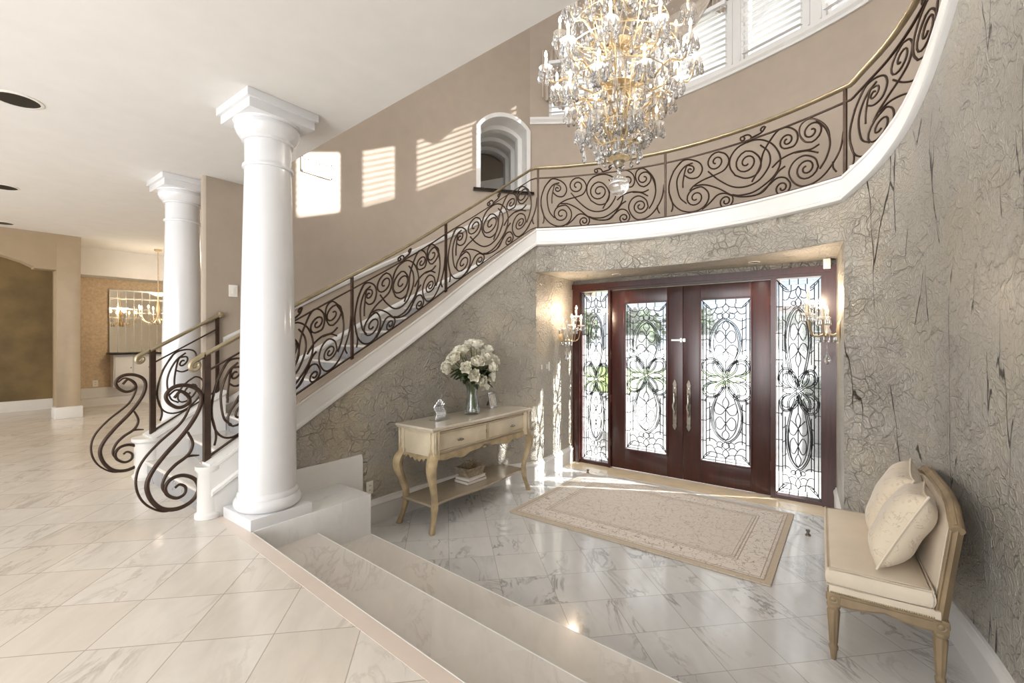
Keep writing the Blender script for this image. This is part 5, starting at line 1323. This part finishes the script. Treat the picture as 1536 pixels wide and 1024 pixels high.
# drapery at the windows
dv = thing('draped_valance', (-2.0, 6.45, 6.0), 'swagged taupe valance over the window behind the chandelier', 'valance')
def swag(p, q, depth, zt):
    p, q = Vector(p), Vector(q); d = q - p; n_ = Vector((d.y, -d.x)).normalized(); bm = new(); rows = []
    for j in range(15):
        v = j / 14; row = []
        for i in range(25):
            u = i / 24; sag = depth * v * (math.sin(PI * u) ** .8); out = .07 + .05 * math.sin(PI * u) * v + .022 * math.sin(v * 22) * math.sin(PI * u)
            x = p + d * u + n_ * out; row.append(bm.verts.new((x.x, x.y, zt - sag - .03 * v)))
        rows.append(row)
    for A_, B_ in zip(rows, rows[1:]):
        for i in range(24): bm.faces.new((A_[i], A_[i + 1], B_[i + 1], B_[i]))
    return bm
for p, q in (((-3.75, 6.18), (-3.1, 6.48)), ((-3.1, 6.48), (-2.3, 6.56)), ((-2.3, 6.56), (-1.45, 6.42))): obj('swag', swag(p, q, .42, 6.3), MT['drape'], dv, True, 80)
def jabot(c, d, w, z0, z1, slant, nfold=5):
    c = Vector(c); d = Vector(d).normalized(); n_ = Vector((d.y, -d.x)); bm = new(); rows = []
    for j in range(9):
        v = j / 8; row = []
        for i in range(41):
            u = i / 40; zz = z1 - (z1 - z0 - slant * (1 - u)) * v; o = .05 + .028 * math.sin(2 * PI * nfold * u)
            x = c + d * (w * (u - .5)) + n_ * o; row.append(bm.verts.new((x.x, x.y, zz)))
        rows.append(row)
    for A_, B_ in zip(rows, rows[1:]):
        for i in range(40): bm.faces.new((A_[i], A_[i + 1], B_[i + 1], B_[i]))
    return bm
obj('side_panel', jabot((-3.78, 6.17), (.84, .54), .36, 5.32, 6.3, .25), MT['drape'], dv, True, 80)
obj('tail', jabot((-1.40, 6.42), (.95, -.3), .22, 5.98, 6.3, .1, 4), MT['drape'], dv, True, 80)

# ------------------------------------------------------------------ hall to the left
XA = -10.1
bm = new()
AO0, AO1 = -1.6, 1.474
pts = []   # opening profile (y,z): shouldered arch
prof = [(AO0, 2.86), (AO0 + .25, 2.86)] + [(AO0 + .25 + (AO1 - AO0 - .5) * i / 20, 2.88 + .26 * math.sin(PI * i / 20) ** .7) for i in range(21)] + [(AO1 - .25, 2.86), (AO1, 2.86)]
for x in (XA, XA - .25):
    for (ya, za), (yb, zb_) in zip(prof, prof[1:]): quad(bm, (x, ya, za), (x, yb, zb_), (x, yb, ZC), (x, ya, ZC))
    quad(bm, (x, AO1, ZU), (x, 1.754, ZU), (x, 1.754, ZC), (x, AO1, ZC)); quad(bm, (x, -4, ZU), (x, AO0, ZU), (x, AO0, ZC), (x, -4, ZC))
for (ya, za), (yb, zb_) in zip(prof, prof[1:]): quad(bm, (XA, ya, za), (XA, yb, zb_), (XA - .25, yb, zb_), (XA - .25, ya, za))
quad(bm, (XA, AO1, ZU), (XA, AO1, 2.86), (XA - .25, AO1, 2.86), (XA - .25, AO1, ZU)); quad(bm, (XA, 1.754, ZU), (XA, 1.754, ZC), (XA - .25, 1.754, ZC), (XA - .25, 1.754, ZU))
bmesh.ops.remove_doubles(bm, verts=bm.verts[:], dist=1e-4)
struct('wall_hall', bm, MT['tan'], 'tan hall wall with a shouldered arch opening', 'wall', 40)
bm = new(); quad(bm, (-11.75, -4, ZU), (-11.75, 1.70, ZU), (-11.75, 1.70, ZC), (-11.75, -4, ZC)); struct('wall_arch_room', bm, MT['olive'], 'sponged olive brown wall seen through the arch', 'wall')
bm = new(); box(bm, -11.75, XA - .25, 1.66, 1.754, ZU, ZC); struct('wall_partition', bm, MT['tan'], 'tan partition at the end of the arch wall', 'wall')
BBh = [(0, 0), (-.022, 0), (-.022, .15), (-.01, .18), (0, .185)]
def hbase(path, name, label):
    bm = new(); sweep(bm, [(p[0], p[1], ZU) for p in path], BBh); struct(name, bm, MT['white'], label, 'baseboard')
hbase([(-10.35, 1.474), (XA, 1.474), (XA, 1.754), (-10.4, 1.754)][::1], 'baseboard_arch', 'white baseboard wrapping the arch jamb') if False else None
bm = new(); bbox(bm, XA - .27, XA + .025, AO1 - .025, 1.754 + .025, ZU, ZU + .185, .008); struct('baseboard_arch', bm, MT['white'], 'white base block wrapping the arch jamb', 'baseboard')
hbase([(-11.75, -4), (-11.75, 1.66)], 'baseboard_arch_room', 'white baseboard in the room behind the arch')
# mirrored dining wall
bm = new(); quad(bm, (-11.6, 1.75, ZU), (-11.6, 6.2, ZU), (-11.6, 6.2, ZC), (-11.6, 1.75, ZC)); quad(bm, (-11.6, 6.15, ZU), (-5.42, 6.15, ZU), (-5.42, 6.15, ZC), (-11.6, 6.15, ZC))
struct('wall_dining', bm, MT['wallpaper'], 'tan papered dining wall at the far left', 'wall')
bm = new(); box(bm, -11.6, -11.1, 1.76, 6.15, 2.93, ZC); struct('ceiling_soffit', bm, MT['ceiling'], 'white soffit above the mirrored wall', 'ceiling')
bm = new(); box(bm, -11.62, -11.45, 1.8, 6.1, ZU, ZU + .15); box(bm, -11.62, -11.55, 1.8, 6.1, ZU + .15, ZU + .34); struct('baseboard_dining', bm, MT['white'], 'stepped white base under the mirrored wall', 'baseboard')
mr = thing('mirror_panel', (-11.55, 3.2, 1.6), 'strip mirrored wall panel over a black shelf at the far left', 'mirror')
bm = new(); box(bm, -11.6, -11.575, 2.42, 4.2, 1.50, 2.72); obj('glass', bm, MT['mirror'], mr, True)
bm = new()
for k in range(15): box(bm, -11.575, -11.56, 2.42 + .127 * k - .004, 2.42 + .127 * k + .004, 1.5, 2.72)
for z in (2.72, 2.56, 2.36): box(bm, -11.575, -11.562, 2.42, 4.2, z - .015, z + .015)
obj('mirror_bar', bm, MT['silver'], mr, True)
tag(obj('wall_shelf', (lambda b: (bbox(b, -11.6, -11.3, 2.38, 4.24, 1.46, 1.5, .006), b)[1])(new()), MT['black_stone']), 'black stone shelf under the strip mirror', 'shelf', kind='thing')
cb = thing('white_cabinet', (-11.5, 3.3, ZU), 'white panelled cabinet below the black shelf', 'cabinet')
bm = new(); box(bm, -11.6, -11.38, 2.44, 4.18, ZU + .34, 1.46); obj('body', bm, MT['white'], cb, True)
for k in range(6):
    bm = new(); bbox(bm, -11.385, -11.36, 2.46 + .285 * k, 2.46 + .285 * k + .27, ZU + .38, 1.42, .006); dd = obj('door', bm, MT['white'], cb, True)
    bm = new(); lathe(bm, [(0, 0), (.008, .002), (.01, .02), (0, .025)], (0, 0, 0), 8, Matrix.Translation((-11.36, 2.46 + .285 * k + .24, 1.2)) @ Matrix.Rotation(rad(90), 4, 'Y')); obj('knob', bm, MT['dark'], dd, True)
plate('wall_outlet', (-11.598, 2.22, ZU + .42), 0, .08, .12, 'white outlet on the tan papered wall by the mirror', 'outlet', 'white wall outlets', 1, True)
dc = thing('dining_chandelier', (-10.35, 2.86, 0), 'small gilt dining chandelier hanging in front of the strip mirror', 'chandelier')
bm = new(); tube(bm, [(0, 0, 2.5), (0, 0, ZC)], .008, 8); lathe(bm, [(0, ZC - .06), (.06, ZC - .03), (.06, ZC), (0, ZC)], n=12); obj('rod', bm, MT['gold'], dc)
bm = new(); lathe(bm, [(0, 2.02), (.03, 2.05), (.05, 2.12), (.02, 2.2), (.04, 2.3), (.015, 2.45), (.01, 2.52)], n=12); obj('stem', bm, MT['gold'], dc, smooth=60)
for k in range(8):
    a_ = 2 * PI * k / 8; c, s = math.cos(a_), math.sin(a_); candle_arm(dc, [(c * .03, s * .03, 2.15), (c * .13, s * .13, 2.06), (c * .24, s * .24, 2.12), (c * .28, s * .28, 2.22)], .007, MT['gold'])
for k in range(24):
    a_ = 2 * PI * k / 24; R = .28 if k % 2 else .15; o = bpy.data.objects.new('crystal_drop', SD); COL.objects.link(o); o.parent = dc; o.location = (R * math.cos(a_), R * math.sin(a_), 2.2 if k % 2 else 2.1)

# ------------------------------------------------------------------ outside the doors
bm = new(); prism(bm, [(-40, 5.92), (40, 5.92), (40, 70), (-40, 70)], -.3, -.03); struct('ground', bm, MT['concrete'], 'pale sunlit driveway outside the doors', 'ground')
bm = new(); prism(bm, [(-30, 14), (-4.2, 14), (-3.4, 26), (-30, 26)], -.03, .02); tag(obj('lawn', bm, MT['grass']), 'bright green lawn seen through the left door', 'lawn', kind='stuff')
bm = new(); box(bm, -3.6, 1.2, 5.9 + .16, 7.0, 2.62, 2.8)
for k in range(6): box(bm, -3.6 + .9 * k, -3.45 + .9 * k, 6.06, 7.0, 2.5, 2.62)
struct('ceiling_porch', bm, MT['eave'], 'brown beamed porch soffit outside the doors', 'ceiling')
pw = obj('planter_wall', (lambda b: (bbox(b, -2.9, 1.4, 8.3, 8.6, -.03, .7, .02), bbox(b, -2.95, 1.45, 8.25, 8.65, .7, .76, .015), b)[2])(new()), MT['planter']); tag(pw, 'low grey stone planter wall outside the right door', 'wall', kind='thing')
def leafball(bm, c, R, seed, n=260, s=.09):
    rnd = random.Random(seed)
    for i in range(n):
        v = Vector((rnd.gauss(0, 1), rnd.gauss(0, 1), rnd.gauss(0, 1))).normalized(); p = Vector(c) + Vector((v.x * R[0], v.y * R[1], v.z * R[2])) * rnd.uniform(.7, 1.05)
        M_ = Matrix.Translation(p) @ Matrix.Rotation(rnd.uniform(0, 6.3), 4, 'Z') @ Matrix.Rotation(rnd.uniform(-1, 1), 4, 'X'); petal(bm, M_, s, s * 2.2, s * .4, 2)
    lathe(bm, [(0, -R[2] * .8), (R[0] * .6, -R[2] * .4), (R[0] * .75, 0), (R[0] * .6, R[2] * .4), (0, R[2] * .8)], c, 12)
for k, (x, y, h, R, lb) in enumerate(((-10.5, 27, 2.2, 1.5, 'round green tree beyond the lawn, seen through the left door'), (-8.2, 30, 2.4, 1.6, 'dark green tree behind the lawn, right of the first tree'), (-15.5, 28, 2.4, 1.7, 'leafy tree at the far left of the lawn'), (-2.6, 30, 2.0, 1.2, 'small tree seen through the right door'))):
    t_ = thing('garden_tree', (x, y, 0), lb, 'tree', group='trees beyond the driveway'); bm = new(); tube(bm, [(0, 0, -.03), (.05, 0, h * .5), (0, .05, h)], [.16, .12, .08], 8); obj('trunk', bm, MT['bark'], t_)
    bm = new(); leafball(bm, (0, 0, h), (R, R, R * .85), k, 500, .16); obj('crown', bm, MT['bush'], t_, smooth=0)
for k, (x, y, lb) in enumerate(((-4.6, 13.2, 'low green shrub by the driveway, outside the left door'), (-3.9, 14.6, 'low green shrub behind the first one outside'), (-.35, 8.45, 'small green shrub in the planter outside the right side window'))):
    t_ = thing('garden_shrub', (x, y, 0), lb, 'shrub', group='shrubs outside the doors'); bm = new(); z = .3 if k < 2 else .95; leafball(bm, (0, 0, z), (.6, .6, .35) if k < 2 else (.28, .2, .25), 30 + k, 260, .05); obj('leaves', bm, MT['bush'], t_, smooth=0)
bm = new(); box(bm, -3.0, 12, 32, 40, -.03, 3.4); hs = thing('house_across', (4.5, 32, 0), 'pale house across the driveway, seen through the right door', 'house'); obj('wall', bm, MT['stucco'], hs, True)
bm = new(); prism(bm, [(-3.5, 31.5), (12.5, 31.5), (12.5, 40.5), (-3.5, 40.5)], 3.4, 3.7); obj('roof', bm, MT['eave'], hs, True)

# ------------------------------------------------------------------ light
W = bpy.data.worlds.new('sky'); S.world = W; W.use_nodes = True
nt_ = W.node_tree; bg = nt_.nodes['Background']; bg.inputs[1].default_value = 0.85
tc = nt_.nodes.new('ShaderNodeTexCoord'); nz = nt_.nodes.new('ShaderNodeTexNoise'); nz.inputs['Scale'].default_value = 2.2; nz.inputs['Detail'].default_value = 5
rp = nt_.nodes.new('ShaderNodeValToRGB'); rp.color_ramp.elements[0].color = (.74, .86, 1.0, 1); rp.color_ramp.elements[1].color = (1, .98, .95, 1); rp.color_ramp.elements[0].position = .4; rp.color_ramp.elements[1].position = .6
nt_.links.new(tc.outputs['Generated'], nz.inputs[0]); nt_.links.new(nz.outputs[0], rp.inputs[0]); nt_.links.new(rp.outputs[0], bg.inputs[0])
def lamp(kind, name, loc, energy, col, **kw):
    l = bpy.data.lights.new(name, kind); l.energy = energy; l.color = col
    for k, v in kw.items(): setattr(l, k, v)
    o = bpy.data.objects.new(name, l); COL.objects.link(o); o.location = loc; return o
sun = lamp('SUN', 'sun', (8, 10, 8), 18.0, (1.0, .975, .94), angle=rad(.6))
sun.rotation_mode = 'QUATERNION'; sun.rotation_quaternion = Vector((-1, -.52, -.375)).to_track_quat('-Z', 'Y')
WARM = (1.0, .80, .58)
for k in range(6): lamp('POINT', 'chandelier_light', (CX + .5 * math.cos(k * PI / 3 + .26), CY + .5 * math.sin(k * PI / 3 + .26), 3.98 + .12 * (k % 2)), 10, (1, .96, .90), shadow_soft_size=.03)
for x in (-3.0, -.3): lamp('POINT', 'sconce_light', (x, 5.38, 2.18), 9, WARM, shadow_soft_size=.06)
for x in (-2.45, -.85): lamp('SPOT', 'alcove_downlight', (x, 5.56, 2.59), 18, (1, .95, .88), spot_size=rad(130), spot_blend=.8, shadow_soft_size=.04)
lamp('POINT', 'dining_light', (-10.35, 2.86, 2.4), 40, (1, .84, .62), shadow_soft_size=.04)
lamp('POINT', 'arch_room_light', (-11.0, -.4, 2.9), 16, (1, .84, .62), shadow_soft_size=.2)
for x, y, e in ((-8.5, -1.2, 22), (-8.0, 4.2, 22)): lamp('POINT', 'added_hall_fill', (x, y, ZC - .25), e, (1, .85, .66), shadow_soft_size=.25)  # unseen warm fill lamps added to brighten the left hall

bk = lamp('AREA', 'added_rear_fill', (-4.5, -3.1, 1.95), 118, (1, .985, .96), shape='RECTANGLE', size=10.0, size_y=2.7)  # added fill behind the camera, tilted up to lift the ceiling; no window built
bk.rotation_euler = (rad(112), 0, 0)
bk2 = lamp('AREA', 'added_level_fill', (-1.4, -3.0, 1.75), 62, (1, .99, .97), shape='RECTANGLE', size=3.6, size_y=2.3)  # second unseen fill, aimed level to brighten the console and settee
bk2.rotation_euler = (rad(88), 0, 0)
bu = lamp('AREA', 'added_gallery_fill', (-2.0, -1.5, 5.6), 125, (1, .985, .96), shape='RECTANGLE', size=7.0, size_y=3.0)  # unseen fill added above the hall slab to light the rotunda
bu.rotation_euler = (rad(62), 0, 0)
# ------------------------------------------------------------------ camera
cam = bpy.data.cameras.new('camera'); co = bpy.data.objects.new('camera', cam); COL.objects.link(co)
co.location = (0, 0, 1.78); co.rotation_euler = (rad(90), 0, rad(36.7)); cam.sensor_width = 36; cam.lens = 36 * 683 / 1536; cam.shift_y = -5 / 1536; cam.clip_start = .02; cam.clip_end = 300
S.camera = co
S.view_settings.view_transform = 'Standard'; S.view_settings.look = 'None'; S.view_settings.gamma = 1.0; S.view_settings.exposure = 0.75
try: S.view_settings.use_curve_mapping = False
except Exception: pass
S.cycles.max_bounces = 10; S.cycles.transparent_max_bounces = 16; S.cycles.caustics_refractive = False; S.cycles.caustics_reflective = False
S.cycles.sample_clamp_indirect = 6.0
